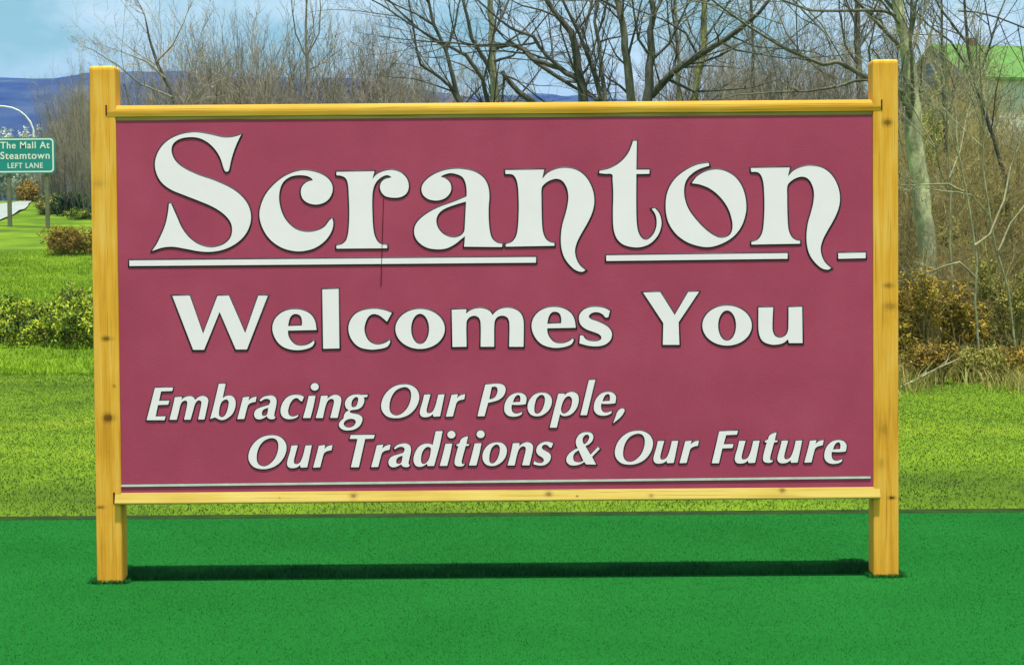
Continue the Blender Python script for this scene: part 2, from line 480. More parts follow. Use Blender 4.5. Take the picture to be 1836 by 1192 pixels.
G['e'] = [P(*W4, '910,290c 748,293c 750,320 765,350 795,375 840,378 875,365 892,351c 899,360c 885,383 840,400 780,403 720,385 680,345 660,290 668,240 700,200 745,178 800,173 850,185 885,210 903,245'),
          P(*W4, '748,268c 827,265c 828,240 820,212 800,200 775,203 758,225')]
G['l'] = [P(*W4, '943,60c 1035,57c 1040,394c 948,396c')]
G['wc'] = [P(*W4, '1337,193c 1310,243c 1290,225 1262,205 1230,200 1205,215 1188,250 1182,290 1195,335 1220,362 1255,373 1295,365 1325,347c 1328,358 1310,385 1260,398 1210,400 1150,385 1110,345 1092,295 1098,245 1130,200 1180,177 1240,170 1295,178')]
G['wo'] = [ell(*W4, 1498, 284, 140, 113, 18), ell(*W4, 1498, 284, 51, 86, 16)]
G['m'] = [P(*WA, '115,260c 265,255c 262,300c 310,265 380,245 450,250 505,275 535,314c 580,270 640,245 710,242 775,260 825,300 850,360 855,450 852,640c 705,640c 708,400 690,345 650,322 605,325 570,350 553,400 550,640c 412,640c 412,400 395,345 355,322 315,328 280,355 265,400 267,640c 122,642c')]
G['s'] = [P(*WA, '1742,272c 1725,338c 1695,340c 1670,310 1635,290 1590,285 1545,300 1525,330 1545,355 1600,375 1680,410 1735,450 1762,505 1750,565 1705,610 1640,632 1570,635 1500,625 1428,605c 1435,525c 1465,525c 1490,560 1530,580 1590,585 1635,575 1655,548 1635,515 1580,490 1510,465 1450,425 1425,370 1430,310 1475,260 1540,235 1620,232 1690,245')]
G['Y'] = [P(*WB, '75,82c 250,78c 400,315c 540,78c 650,75c 440,388c 448,620c 278,620c 283,397c')]
G['u'] = [P(*WB, '1262,238c 1412,235c 1405,440 1415,500 1440,535 1490,548 1540,525 1565,480 1570,430 1572,235c 1710,230c 1715,602c 1575,602c 1565,563c 1520,600 1450,618 1380,615 1310,585 1275,530 1262,450')]
G['iE'] = [P(*C1, '232,210c 502,205c 490,256c 325,262c 292,404c 446,401c 432,460c 278,465c 240,638c 390,635c 376,692c 108,692c')]
G['im'] = [P(*C1, '530,350c 635,345c 625,387c 680,350 740,335 795,345 825,375 832,392c 880,350 940,332 995,345 1028,385 1025,440 1000,560 972,682c 878,682c 905,560 925,460 925,415 895,395 855,415 825,470 800,560 764,685c 668,684c 700,540 715,450 710,410 680,400 640,420 612,470 590,560 558,686c 450,686c 490,530')]
G['ib'] = [P(*C1, '1188,150c 1288,148c 1245,362c 1290,335 1340,325 1395,340 1430,385 1440,450 1425,530 1390,600 1330,655 1260,688 1200,685 1160,665 1130,650c 1058,675c 1100,520'),
           P(*C1, '1310,385 1335,420 1330,480 1310,560 1280,620 1235,650 1195,630 1190,580 1200,500 1225,430 1265,392')]
G['ir'] = [P(*C3, '1165,315c 1260,305c 1245,362c 1300,322 1368,305c 1355,380c 1290,395 1245,425 1220,500 1185,636c 1080,640c 1120,490')]
G['ia'] = [P(*C2, '45,395c 95,350 170,328 240,330 285,360 300,415 290,490 270,580 264,630 282,650c 265,672 215,678 170,660 155,632c 110,660 50,680 0,672 -30,640 -35,590 -10,540 40,510 110,488 180,468c 205,425 200,395 170,375 120,378 60,412c'),
           P(*C2, '175,505c 165,580 150,615 115,632 85,620 80,580 105,535')]
G['ic'] = [P(*C2, '708,346c 682,412c 650,400 630,375 590,362 545,385 505,440 480,510 472,570 490,620 530,640 580,632 627,610c 615,640 570,665 500,678 430,668 380,630 360,570 368,490 405,410 460,350 530,320 610,315 665,325')]
G['ii'] = [P(*C2, '780,332c 882,330c 848,500 806,660c 695,660c 740,500'), ell(*C2, 870, 195, 60, 55, 12)]
G['in'] = [P(*C2, '965,330c 1065,328c 1060,372c 1110,335 1170,315 1225,325 1262,360 1265,420 1245,520 1212,658c 1103,658c 1135,530 1158,430 1150,385 1110,375 1070,400 1040,460 1015,550 992,660c 886,660c 930,500')]
G['ig'] = [P(*C2, '1662,313c 1655,346c 1605,350c 1612,400 1600,450 1565,500 1510,530 1450,538 1405,548 1395,570 1420,590 1480,600 1545,620 1582,660 1575,720 1540,780 1475,825 1390,845 1310,840 1250,805 1232,760 1250,715 1300,670c 1306,640 1312,610 1340,570 1380,545c 1340,510 1322,450 1340,390 1385,340 1450,315 1520,310 1560,318c'),
           P(*C2, '1490,345 1520,365 1515,420 1495,475 1460,500 1425,490 1420,440 1440,385'),
           P(*C2, '1400,672 1460,680 1485,715 1465,765 1410,800 1350,800 1310,770 1310,725 1345,690')]
G['iO'] = [P(*C3, '460,158 560,175 640,230 680,320 670,420 620,520 540,600 430,650 310,662 200,635 130,560 112,470 145,350 220,250 330,180'),
           P(*C3, '470,198 535,230 560,300 550,400 510,500 440,580 360,622 290,612 245,560 235,480 250,390 290,300 360,230')]
G['iu'] = [P(*C3, '755,312c 850,310c 812,450 792,540 800,580 835,590 880,565 915,500 940,420 965,312c 1060,308c 1025,480 992,636c 895,640c 885,602c 840,635 770,648 715,635 690,590 700,520 730,420')]
G['iP'] = [P(*C4, '132,128c 250,117 320,122 362,150 370,200 345,260 290,305 230,325 165,340c 122,498c 40,498c 85,310'),
           P(*C4, '208,155c 250,150 275,175 270,230 245,275 210,295 178,300c')]
G['ie'] = [P(*C4, '605,358c 520,365 442,362c 440,410 455,450 490,468 530,462 566,449c 560,472 520,495 460,503 400,490 362,450 355,400 370,330 410,270 465,235 530,225 585,240 615,280 612,330'),
           P(*C4, '455,335c 540,330c 545,290 535,255 510,250 480,275')]
G['io'] = [P(*C4, '800,222 865,235 905,275 915,330 895,400 850,455 790,490 730,498 670,480 635,430 630,370 650,310 695,255 745,230'),
           P(*C4, '795,245 828,270 832,320 815,390 785,445 745,470 715,455 708,405 718,340 742,280')]
G['ip'] = [P(*C4, '990,235c 1065,232c 1060,252c 1110,220 1165,215 1210,235 1230,280 1225,350 1195,420 1140,475 1080,495 1035,490 1010,472c 972,632c 890,632c 930,470'),
           P(*C4, '1115,262 1148,290 1150,345 1130,410 1090,455 1050,468 1025,440 1025,390 1045,330 1075,280')]
G['il'] = [P(*C4, '1350,75c 1425,70c 1326,485c 1250,485c')]
G['i,'] = [P(*C4, '1735,408 1768,420 1755,465 1710,520 1635,580c 1660,515 1690,440')]
G['iT'] = [P(*D2, '74,207c 432,204c 417,258c 290,262c 195,686c 77,686c 175,262c 58,262c')]
G['id'] = [P(*D2, '1345,150c 1448,148c 1400,380 1350,560 1322,666c 1225,668c 1215,634c 1160,668 1100,680 1045,660 1015,600 1020,520 1050,440 1100,375 1170,340 1240,335 1300,352c'),
           P(*D2, '1240,382 1270,400 1270,460 1250,550 1215,610 1170,640 1135,625 1125,570 1135,490 1165,425 1205,388')]
G['it'] = [P(*D3, '184,170c 165,258c 200,261c 193,276c 158,280c 125,400 112,465 122,485 147,485c 130,505 90,512 45,500 32,465 45,390 75,282c 50,276c 57,262c 85,250 105,205 140,182')]
G['is'] = [P(*D3, '1150,250c 1130,300c 1110,295 1085,270 1050,265 1025,285 1030,315 1070,340 1110,365 1125,400 1110,450 1065,490 1010,502 960,495 926,486c 938,450c 960,465 1000,475 1035,465 1045,435 1020,405 980,380 960,340 970,290 1010,250 1070,232 1115,238')]
G['i&'] = [P(*D3, '1530,125 1580,132 1605,165 1600,210 1570,250 1517,282c 1575,380c 1660,293c 1680,313c 1592,402c 1638,490c 1525,488c 1505,460c 1460,485 1400,500 1345,495 1305,460 1305,410 1340,360 1390,325 1430,306c 1410,260 1412,210 1440,160 1485,130'),
           P(*D3, '1535,150 1560,170 1555,205 1530,245 1502,262c 1485,225 1495,175'),
           P(*D3, '1440,327c 1395,360 1378,405 1390,450 1425,465 1470,462 1495,448c')]
G['iF'] = [P(*D4, '195,119c 414,111c 402,156c 275,162c 245,271c 359,267c 350,313c 230,318c 190,492c 106,492c')]
OUR = ['iO', 'iu', 'ir']
TEXT = [('S', 0, 0), ('c', 0, 0), ('r', 0, 0), ('a', 0, 0), ('n', 0, 0), ('t', 0, 0), ('o', 0, 0), ('n', 440.5, -3.8),
        ('W', 0, 0), ('e', 0, 0), ('l', 0, 0), ('wc', 0, 0), ('wo', 0, 0), ('m', 0, 0), ('e', 464.8, -4.1), ('s', 0, 0),
        ('Y', 0, 0), ('wo', 550.4, -6), ('u', 0, 0),
        ('iE', 0, 0), ('im', 0, 0), ('ib', 0, 0), ('ir', -374, 4.5), ('ia', 0, 0), ('ic', 0, 0), ('ii', 0, 0), ('in', 0, 0), ('ig', 0, 0)]
TEXT += [(g, 0, 0) for g in OUR] + [('iP', 0, 0), ('ie', 0, 0), ('io', 0, 0), ('ip', 0, 0), ('il', 0, 0), ('ie', 160.6, -1.8), ('i,', 0, 0)]
TEXT += [(g, -238, 91.2) for g in OUR]
TEXT += [('iT', 0, 0), ('ir', -133.9, 90.4), ('ia', 240.9, 85.8), ('id', 0, 0), ('ii', 245.1, 85.6), ('it', 0, 0), ('ii', 297.5, 84.9), ('io', -80.8, 89), ('in', 343.9, 84.9), ('is', 0, 0), ('i&', 0, 0)]
TEXT += [(g, 419, 83.2) for g in OUR]
TEXT += [('iF', 0, 0), ('iu', 564.9, 83), ('it', 553, -6.6), ('iu', 641.2, 82.5), ('ir', 642.8, 82.3), ('ie', 573.9, 84.5)]

def smooth_loop(pts, sub=5):
    """closed outline: Catmull-Rom between corners"""
    n = len(pts)
    q = [np.array(p[:2]) for p in pts]
    c = [p[2] for p in pts]
    out = []
    for i in range(n):
        j = (i + 1) % n
        p1, p2 = q[i], q[j]
        if c[i] and c[j]:
            out.append(p1)
            continue
        p0 = q[i - 1] if not c[i] else p1 + (p1 - p2) * .25
        p3 = q[(j + 1) % n] if not c[j] else p2 + (p2 - p1) * .25
        L = np.linalg.norm(p2 - p1)
        m1 = (p2 - p0); m1 = m1 / (np.linalg.norm(m1) + 1e-9) * L
        m2 = (p3 - p1); m2 = m2 / (np.linalg.norm(m2) + 1e-9) * L
        for k in range(sub):
            t = k / sub
            out.append((2*t**3-3*t**2+1)*p1 + (t**3-2*t**2+t)*m1 + (-2*t**3+3*t**2)*p2 + (t**3-t**2)*m2)
    return np.array(out)
def area(p):
    x, y = p[:, 0], p[:, 1]
    return .5 * np.sum(x * np.roll(y, -1) - np.roll(x, -1) * y)
def grow_loop(p, d):
    """push a CCW loop outward by d (a CW hole shrinks)"""
    a = p - np.roll(p, 1, 0); b = np.roll(p, -1, 0) - p
    a /= np.linalg.norm(a, axis=1)[:, None] + 1e-12; b /= np.linalg.norm(b, axis=1)[:, None] + 1e-12
    n1 = np.stack([a[:, 1], -a[:, 0]], 1); n2 = np.stack([b[:, 1], -b[:, 0]], 1)
    m = n1 + n2
    m /= np.linalg.norm(m, axis=1)[:, None] + 1e-12
    k = 1 / np.clip((m * n1).sum(1), .6, 1)
    return p + m * (d * k)[:, None]
def filled(loops, depth):
    cu = bpy.data.curves.new('outline', 'CURVE')
    cu.dimensions = '2D'
    cu.fill_mode = 'BOTH'
    cu.extrude = depth / 2
    for p in loops:
        s = cu.splines.new('POLY')
        s.points.add(len(p) - 1)
        s.points.foreach_set('co', np.c_[p, np.zeros(len(p)), np.ones(len(p))].astype(np.float32).ravel())
        s.use_cyclic_u = True
    ob = bpy.data.objects.new('outline', cu)
    COL.objects.link(ob)
    me = bpy.data.meshes.new_from_object(ob.evaluated_get(bpy.context.evaluated_depsgraph_get()))
    bpy.data.objects.remove(ob); bpy.data.curves.remove(cu)
    return me
def rim(loops, edge, depth):
    V, F, b = [], [], 0
    for p in loops:
        n = len(p)
        a, c = grow_loop(p, -edge * .25), grow_loop(p, edge)
        z = np.zeros((n, 1)); h = depth / 2
        V += [np.c_[a, z + h], np.c_[c, z + h], np.c_[c, z - h]]
        i = np.arange(n); j = (i + 1) % n
        F += [np.stack([i, n + i, n + j, j], 1) + b, np.stack([n + i, 2 * n + i, 2 * n + j, n + j], 1) + b]
        b += 3 * n
    return np_mesh('rim', np.concatenate(V), np.concatenate(F))
def lettering(name, loops, yface, parent, edge=.0048, mats=(M_white, M_black), d1=.0010, d2=.0011):
    """loops in sign-plane metres (x, z): white face on a slightly larger dark backing"""
    L = []
    for i, p in enumerate(loops):
        L.append(p)
    c0 = np.concatenate(L)
    cx, cz = (c0.min(0) + c0.max(0)) / 2
    L = [p - (cx, cz) for p in L]
    big = max(range(len(L)), key=lambda i: abs(area(L[i])))
    fixed = []
    for i, p in enumerate(L):
        hole = i != big and L[big][:, 0].min() < p[:, 0].min() and p[:, 0].max() < L[big][:, 0].max() and L[big][:, 1].min() < p[:, 1].min() and p[:, 1].max() < L[big][:, 1].max()
        if (area(p) > 0) == hole:
            p = p[::-1]
        fixed.append(p)
    bm = bmesh.new()
    back = rim(fixed, edge, d1)
    front = filled(fixed, d2)
    for k, (me, z) in enumerate(((back, d1 / 2), (front, d1 + d2 / 2))):
        n0 = len(bm.faces)
        nv = len(bm.verts)
        bm.from_mesh(me)
        bm.verts.ensure_lookup_table(); bm.faces.ensure_lookup_table()
        for v in bm.verts[nv:]:
            v.co = Vector((v.co.x, -(v.co.z + z), v.co.y))
        for f in bm.faces[n0:]:
            f.material_index = 1 - k
        bpy.data.meshes.remove(me)
    me = bpy.data.meshes.new(name)
    bm.to_mesh(me); bm.free()
    o = link(name, me, list(mats), parent)
    o.location = (cx, yface, cz)
    return o
for g, dx, dy in TEXT:
    loops = []
    for c in G[g]:
        s = smooth_loop(c)
        w = [at(x + dx, y + dy, PANEL_Y - .002) for x, y in s]
        loops.append(np.array([(p.x, p.z) for p in w]))
    lettering('letter', loops, PANEL_Y - .0002, panel, .0048 if not g.startswith('i') else .0036)
def bar(pxs, name, edge, mats):
    w = [at(x, y, PANEL_Y - .002) for x, y in pxs]
    lettering(name, [np.array([(p.x, p.z) for p in w])], PANEL_Y - .0002, panel, edge, mats)
bar([(232, 467), (961, 461), (961, 471), (232, 477)], 'underline', .0048, (M_white, M_black))
bar([(1087, 458), (1412, 454), (1412, 464), (1087, 468)], 'underline', .0048, (M_white, M_black))
bar([(1503, 454), (1552, 453), (1552, 463), (1503, 464)], 'underline', .0048, (M_white, M_black))
bar([(217, 868.5), (1561, 853.5), (1561, 857.5), (217, 872.5)], 'border_line', .0012, (M_line, M_black))
bar([(687, 355), (688.3, 355), (683.6, 512), (682.3, 512)], 'crack', .0003, (M_crack, M_crack))

# ------------------------------------------------------------------ grass blades
def blades(name, n, region, hgt, wid, mat, lean=.5, keep=None, seed=1, zoff=None, tri=False):
    rg = np.random.default_rng(seed)
    x0, x1, y0, y1 = region
    # uniform over the view wedge
    y = rg.uniform(y0, y1, n * 2)
    x = rg.uniform(x0, x1, n * 2)
    d = y + 6.4
    ok = (np.abs(x) < d * .275 + .25)
    if keep is not None:
        ok &= keep(x, y, rg)
    x, y = x[ok][:n], y[ok][:n]
    n = len(x)
    z = (height(x, y) if zoff is None else np.full(n, zoff)) - .004
    h = hgt * rg.uniform(.55, 1.25, n)
    w = wid * rg.uniform(.7, 1.3, n)
    if callable(getattr(keep, 'hscale', None)):
        h = h * keep.hscale(x, y)
    a = rg.uniform(0, 2 * np.pi, n)
    b = rg.uniform(0, 2 * np.pi, n)
    ln = lean * rg.uniform(.1, 1, n) * h
    ux, uy = np.cos(a) * w / 2, np.sin(a) * w / 2
    lx, ly = np.cos(b) * ln, np.sin(b) * ln
    v = np.empty((n, 5, 3))
    v[:, 0] = np.stack([x - ux, y - uy, z], 1)
    v[:, 1] = np.stack([x + ux, y + uy, z], 1)
    v[:, 2] = np.stack([x + ux * .7 + lx * .35, y + uy * .7 + ly * .35, z + h * .6], 1)
    v[:, 3] = np.stack([x - ux * .7 + lx * .35, y - uy * .7 + ly * .35, z + h * .6], 1)
    v[:, 4] = np.stack([x + lx, y + ly, z + h * .98], 1)
    if tri:
        return link(name, np_mesh(name, v[:, [0, 1, 4]].reshape(-1, 3), np.arange(n * 3).reshape(n, 3)), mat)
    i = np.arange(n)[:, None] * 5
    q = i + np.array([[0, 1, 2, 3]])
    t = i + np.array([[3, 2, 4]])
    return link(name, np_mesh(name, v.reshape(-1, 3), [q, t]), mat)
M_tblade = mat_leaf('turf_blade', [(.1, (.007, .090, .014)), (.5, (.0095, .112, .018)), (.9, (.0135, .136, .023))], 1.3, .7, .85, .15)
sk = lambda x, y, rg: ~(((x > PX0 - .004) & (x < PX1 + .004) | (x > QX0 - .004) & (x < QX1 + .004)) & (y > -.004) & (y < .093))
tb = blades('turf_grass', 420000, (-2.6, 2.6, -1.75, TURF_BACK + .012), .0075, .0034, M_tblade, 1.1, sk, 5, -.004, True)
tag(tb, 'short even deep green grass of the mown strip around the sign', 'grass', kind='stuff')
M_lblade = mat_leaf('lawn_blade', [(.1, (.038, .070, .010)), (.4, (.060, .108, .010)), (.6, (.080, .136, .011)), (.85, (.118, .168, .017))], 1.3, .78, .8, .2)
lb = blades('lawn_grass', 240000, (-5.5, 5.5, TURF_BACK + .07, 11.5), .016, .0045, M_lblade, 2.0, lambda x, y, rg: y > TURF_BACK + .10 + .03 * np.sin(x * 9 + 2 * np.sin(x * 4.3)) + rg.normal(0, .025, len(x)), 6)
tag(lb, 'yellow green lawn grass behind the mown strip', 'grass', kind='stuff')
M_sblade = mat_leaf('slope_blade', [(.15, (.085, .165, .010)), (.38, (.15, .27, .010)), (.6, (.21, .345, .012)), (.85, (.29, .39, .018))], .5, .62, .75, .25)
lb2 = blades('lawn_grass', 105000, (-13, 5.5, 11, 40), .055, .012, M_sblade, 1.0, lambda x, y, rg: (x < -1.5) | (y < 14), 7)
tag(lb2, 'bright lawn grass on the slope at the left, around the low evergreen bushes', 'grass', kind='stuff')
M_shadow_blade = mat_leaf('shadow_blade', [(.2, (.005, .06, .016)), (.5, (.009, .09, .024)), (.8, (.014, .13, .03))], 2.0, .5, .8, .1)  # blades coloured dark to deepen the sign's shadow and fray its back edge
ug = blades('shadow_grass', 16000, (PX0, QX1, .065, .30), .024, .003, M_shadow_blade, .8, lambda x, y, rg: sk(x, y, rg) & (y < .20 + .05 * np.sin(x * 7) * np.sin(x * 17 + 1) + rg.normal(0, .03, len(x))), 15, -.004)
def feet(x, y, rg):
    dl = np.maximum(np.abs(x - cl) - .042, 0) ** 2 + np.maximum(np.abs(y - .0445) - .045, 0) ** 2
    dr = np.maximum(np.abs(x - cr) - .042, 0) ** 2 + np.maximum(np.abs(y - .0445) - .045, 0) ** 2
    return sk(x, y, rg) & (np.sqrt(np.minimum(dl, dr)) < np.abs(rg.normal(0, .012, len(x))))
ft = blades('foot_grass', 160000, (-1.5, 1.4, -.05, .15), .016, .003, M_tblade, .9, feet, 16, -.004)
tag(ft, 'short grass tufts left standing round the feet of the two posts', 'grass', kind='stuff')
tag(ug, 'tall grass under the sign between its posts, coloured dark to make its shadow ragged', 'grass', kind='stuff')
M_dry = mat_leaf('dry_blade', [(.2, (.16, .13, .03)), (.5, (.30, .26, .07)), (.8, (.42, .40, .12))], 1.5, .4, .8, .2)
dg = blades('dry_grass', 26000, (2.2, 6, 8.2, 16), .17, .006, M_dry, 1.1, lambda x, y, rg: rg.random(len(x)) < np.clip((y - 8.0) / 2.5 + .25 * np.sin(x * 5), 0, 1), 8)
tag(dg, 'dry straw coloured grass at the foot of the brush on the right', 'grass', kind='stuff')

# ------------------------------------------------------------------ bare trees and shrubs
class Wood:
    def __init__(self, seed):
        self.rg = random.Random(seed)
        self.g = {}
        self.rmin = .0022
    def add(self, part, pts, rad, sides):
        self.g.setdefault(part, {}).setdefault((len(pts), sides), []).append((pts, rad))
    def grow(self, part, p, d, L, r0, level, spec):
        """one branch and its children; spec[level] = (segs, sides, bend, up, nchild, ratio, angle, tmin)"""
        rg = self.rg
        segs, sides, bend, up, nch, ratio, ang, tmin = spec[level]
        pts = [p]; rad = [r0]
        x, y, z = p
        dx, dy, dz = d
        st = L / segs
        last = level == len(spec) - 1
        for i in range(segs):
            dx += rg.gauss(0, bend); dy += rg.gauss(0, bend); dz += rg.gauss(0, bend) + up
            m = math.sqrt(dx * dx + dy * dy + dz * dz) + 1e-9
            dx /= m; dy /= m; dz /= m
            x += dx * st; y += dy * st; z += dz * st
            pts.append((x, y, z))
            rad.append(r0 * (1 - (i + 1) / segs * (.86 if last else .72)))
        self.add(part, pts, rad, sides)
        if not last:
            self.children(part, pts, rad, L, level, spec)
        return pts, rad
    def children(self, part, pts, rad, L, level, spec, nmul=1.0):
        rg = self.rg
        segs, sides, bend, up, nch, ratio, ang, tmin = spec[level]
        n = len(pts) - 1
        cnt = nch * nmul
        cnt = int(cnt) + (rg.random() < cnt - int(cnt))
        for k in range(cnt):
            t = tmin + (1 - tmin) * (k + rg.random()) / cnt
            s = min(t * n, n - 1e-6); i = int(s); f = s - i
            a, b = pts[i], pts[i + 1]
            p = tuple(a[q] + (b[q] - a[q]) * f for q in range(3))
            r = rad[i] + (rad[i + 1] - rad[i]) * f
            t0 = Vector((b[0] - a[0], b[1] - a[1], b[2] - a[2])).normalized()
            o = Vector((rg.gauss(0, 1), rg.gauss(0, 1), rg.gauss(0, 1) + .25))
            o = (o - t0 * o.dot(t0)).normalized()
            an = R(ang * rg.uniform(.6, 1.3))
            d = t0 * math.cos(an) + o * math.sin(an)
            self.grow(part, p, tuple(d), L * ratio * (1.15 - .55 * t) * rg.uniform(.7, 1.25), max(r * rg.uniform(.45, .7), self.rmin), level + 1, spec)
    def mesh(self, part, name, origin):
        V, F = [], []
        base = 0
        for (n, k), lst in self.g[part].items():
            p = np.array([a for a, b in lst])
            r = np.array([b for a, b in lst])
            N = len(p)
            t = np.empty_like(p)
            t[:, 1:-1] = p[:, 2:] - p[:, :-2] if n > 2 else 0
            t[:, 0] = p[:, 1] - p[:, 0]; t[:, -1] = p[:, -1] - p[:, -2]
            t /= np.linalg.norm(t, axis=2, keepdims=True) + 1e-9
            ref = np.zeros((N, 1, 3)); m = np.abs(t[:, :, 2]).mean(1) > .7
            ref[m, 0, 0] = 1; ref[~m, 0, 2] = 1
            u = np.cross(t, np.broadcast_to(ref, t.shape)); u /= np.linalg.norm(u, axis=2, keepdims=True) + 1e-9
            w = np.cross(t, u)
            a = np.arange(k) * 2 * np.pi / k
            ring = p[:, :, None, :] + r[:, :, None, None] * (u[:, :, None, :] * np.cos(a)[None, None, :, None] + w[:, :, None, :] * np.sin(a)[None, None, :, None])
            V.append(ring.reshape(-1, 3))
            i = np.arange(N)[:, None, None] * n * k + np.arange(n - 1)[None, :, None] * k
            j = np.arange(k)[None, None, :]
            j2 = (j + 1) % k
            F.append((np.stack([i + j, i + j2, i + k + j2, i + k + j], -1) + base).reshape(-1, 4))
            base += N * n * k
        return np_mesh(name, np.concatenate(V) - np.array(origin), np.concatenate(F), True)

def bark(name, c, lich=None, scale=14):
    st = [(.3, tuple(v * .62 for v in c)), (.5, c), (.68, tuple(min(v * 1.5, .8) for v in c))]
    if lich:
        st = st[:2] + [(.6, lich), (.75, tuple(min(v * 1.25, .8) for v in lich))]
    return mat_noise(name, st, scale, 6, rough=.9, spec=.1, bump=.6, bscale=40, stretch=(1, 1, .35))
B_dark = bark('dark_bark', (.075, .075, .06))
B_grey = bark('grey_bark', (.13, .125, .095))
B_lich = bark('lichen_bark', (.17, .17, .07), (.26, .27, .08))
B_pale = bark('pale_bark', (.27, .27, .17), (.42, .44, .25), 9)
B_twig = bark('thicket_twigs', (.26, .23, .17))
B_twig3 = bark('dusky_twigs', (.155, .14, .105))
B_twig2 = bark('olive_twigs', (.25, .225, .085))
B_olive = bark('dark_olive_twigs', (.23, .185, .08))
B_sap = bark('sapling_bark', (.23, .23, .14))
B_cane = bark('brown_canes', (.21, .16, .06))

# spec: segs, sides, bend, up, nchild, ratio, angle, tmin
TWIG = [(5, 5, .10, .03, 7, .55, 42, .2), (4, 4, .13, .04, 6, .5, 42, .15), (4, 3, .16, .05, 5, .5, 45, .1), (3, 3, .18, .03, 0, 0, 0, 0)]
TWIG3 = TWIG[1:]
def traced_tree(name, label, limbs, Y, mats, seed, nmul=1.0, spread=.55, ext=(1.6, 2.6), group=None):
    """limbs: list of [(px,py,width_px)...]; the first is the trunk, drawn down to the ground"""
    w = Wood(seed)
    rg = w.rg
    sc = (Y + 6.4) / FPX
    k0 = limbs[0]
    p0 = at(k0[0][0], k0[0][1], Y)
    gz0 = hz(p0.x, Y) - .1
    for li, lm in enumerate(limbs):
        pts, rad = [], []
        dep = Y
        if li == 0:
            nseg = 4
            lean = (k0[0][0] - k0[1][0]) * sc * .4
            for i in range(nseg):
                f = i / nseg
                pts.append((p0.x + lean * (1 - f), Y, gz0 + (p0.z - gz0) * f))
                rad.append(k0[0][2] * sc / 2 * (1.28 - .28 * f))
        slope = 0 if li == 0 else rg.uniform(-spread, spread)
        run = 0.0; prev = None
        for (px, py, wd) in lm:
            if prev is not None:
                run += math.hypot(px - prev[0], py - prev[1]) * sc
            prev = (px, py)
            p = at(px, py, Y + slope * run + (0 if li == 0 else rg.gauss(0, .02)))
            pts.append(tuple(p)); rad.append(wd * sc / 2)
        # finer polyline with slight waviness
        fp, fr = [], []
        for i in range(len(pts) - 1):
            for s in range(3):
                f = s / 3
                q = [pts[i][c] + (pts[i + 1][c] - pts[i][c]) * f for c in range(3)]
                if s:
                    q = [v + rg.gauss(0, rad[i] * .12) for v in q]
                fp.append(tuple(q)); fr.append(rad[i] + (rad[i + 1] - rad[i]) * f)
        fp.append(pts[-1]); fr.append(rad[-1])
        part = 'trunk' if li == 0 else 'crown'
        w.add(part, fp, fr, 10 if li == 0 else 7)
        L = run + .01
        live = [(a, b) for a, b in zip(fp, fr) if a[2] > 1.9]
        lp_, lr_ = [a for a, b in live], [b for a, b in live]
        # live branches along the limb
        if len(lp_) > 2:
            cnt = max(2, int(L * 4.4 * nmul))
            for k in range(cnt):
                t = rg.uniform(.08, 1) * (len(lp_) - 1.001)
                i = int(t)
                a, b = Vector(lp_[i]), Vector(lp_[i + 1])
                t0 = (b - a).normalized()
                o = Vector((rg.gauss(0, 1), rg.gauss(0, 1), rg.gauss(0, .7) + .3)); o = (o - t0 * o.dot(t0)).normalized()
                an = R(rg.uniform(25, 65))
                r = min(lr_[i] * rg.uniform(.25, .5), .022)
                w.grow('crown', tuple(a.lerp(b, t - i)), tuple(t0 * math.cos(an) + o * math.sin(an)), rg.uniform(.7, 1.9), max(r, .006), 0, TWIG3)
        # carries on past the last point
        a, b = Vector(fp[-2]), Vector(fp[-1])
        d = (b - a).normalized()
        w.grow('crown', fp[-1], tuple(d), rg.uniform(*ext), fr[-1], 0, TWIG)
    root = empty(name, (p0.x, Y, gz0))
    tag(root, label, 'tree', group)
    link('trunk', w.mesh('trunk', 'trunk', root.location), mats[0], root)
    link('crown', w.mesh('crown', 'crown', root.location), mats[1], root)
    return root

traced_tree('bare_tree', 'bare tree with forking grey trunk above the sign, left of the other large trees', [
    [(888, 195, 17), (885, 130, 14), (881, 70, 12), (879, 0, 10)],
    [(886, 140, 9), (868, 105, 8), (846, 70, 7), (838, 30, 6), (830, 0, 5)],
    [(876, 190, 9), (866, 143, 8), (836, 100, 7), (806, 84, 5), (780, 70, 4)],
    [(900, 128, 8), (908, 140, 9), (930, 165, 10), (965, 190, 12)],
    [(889, 85, 6), (918, 80, 7), (943, 90, 8), (962, 112, 9)],
    [(884, 60, 6), (900, 30, 5), (912, 0, 4)],
    [(887, 110, 6), (920, 100, 4), (955, 60, 3)]], 24.5, (B_sap, B_dark), 11)
traced_tree('bare_tree', 'slender bare tree leaning left, its low limb reaching left over the thicket', [
    [(826, 190, 10), (818, 165, 9), (800, 92, 7), (778, 46, 6), (768, 0, 5)],
    [(823, 184, 7), (806, 153, 7), (790, 140, 6), (754, 116, 5), (748, 95, 4)],
    [(800, 92, 5), (815, 50, 4), (822, 10, 3)],
    [(778, 46, 4), (745, 25, 3), (700, 5, 2.5)],
    [(798, 85, 4), (760, 60, 3.5), (710, 15, 2.5)]], 26.0, (B_dark, B_dark), 12, .9)
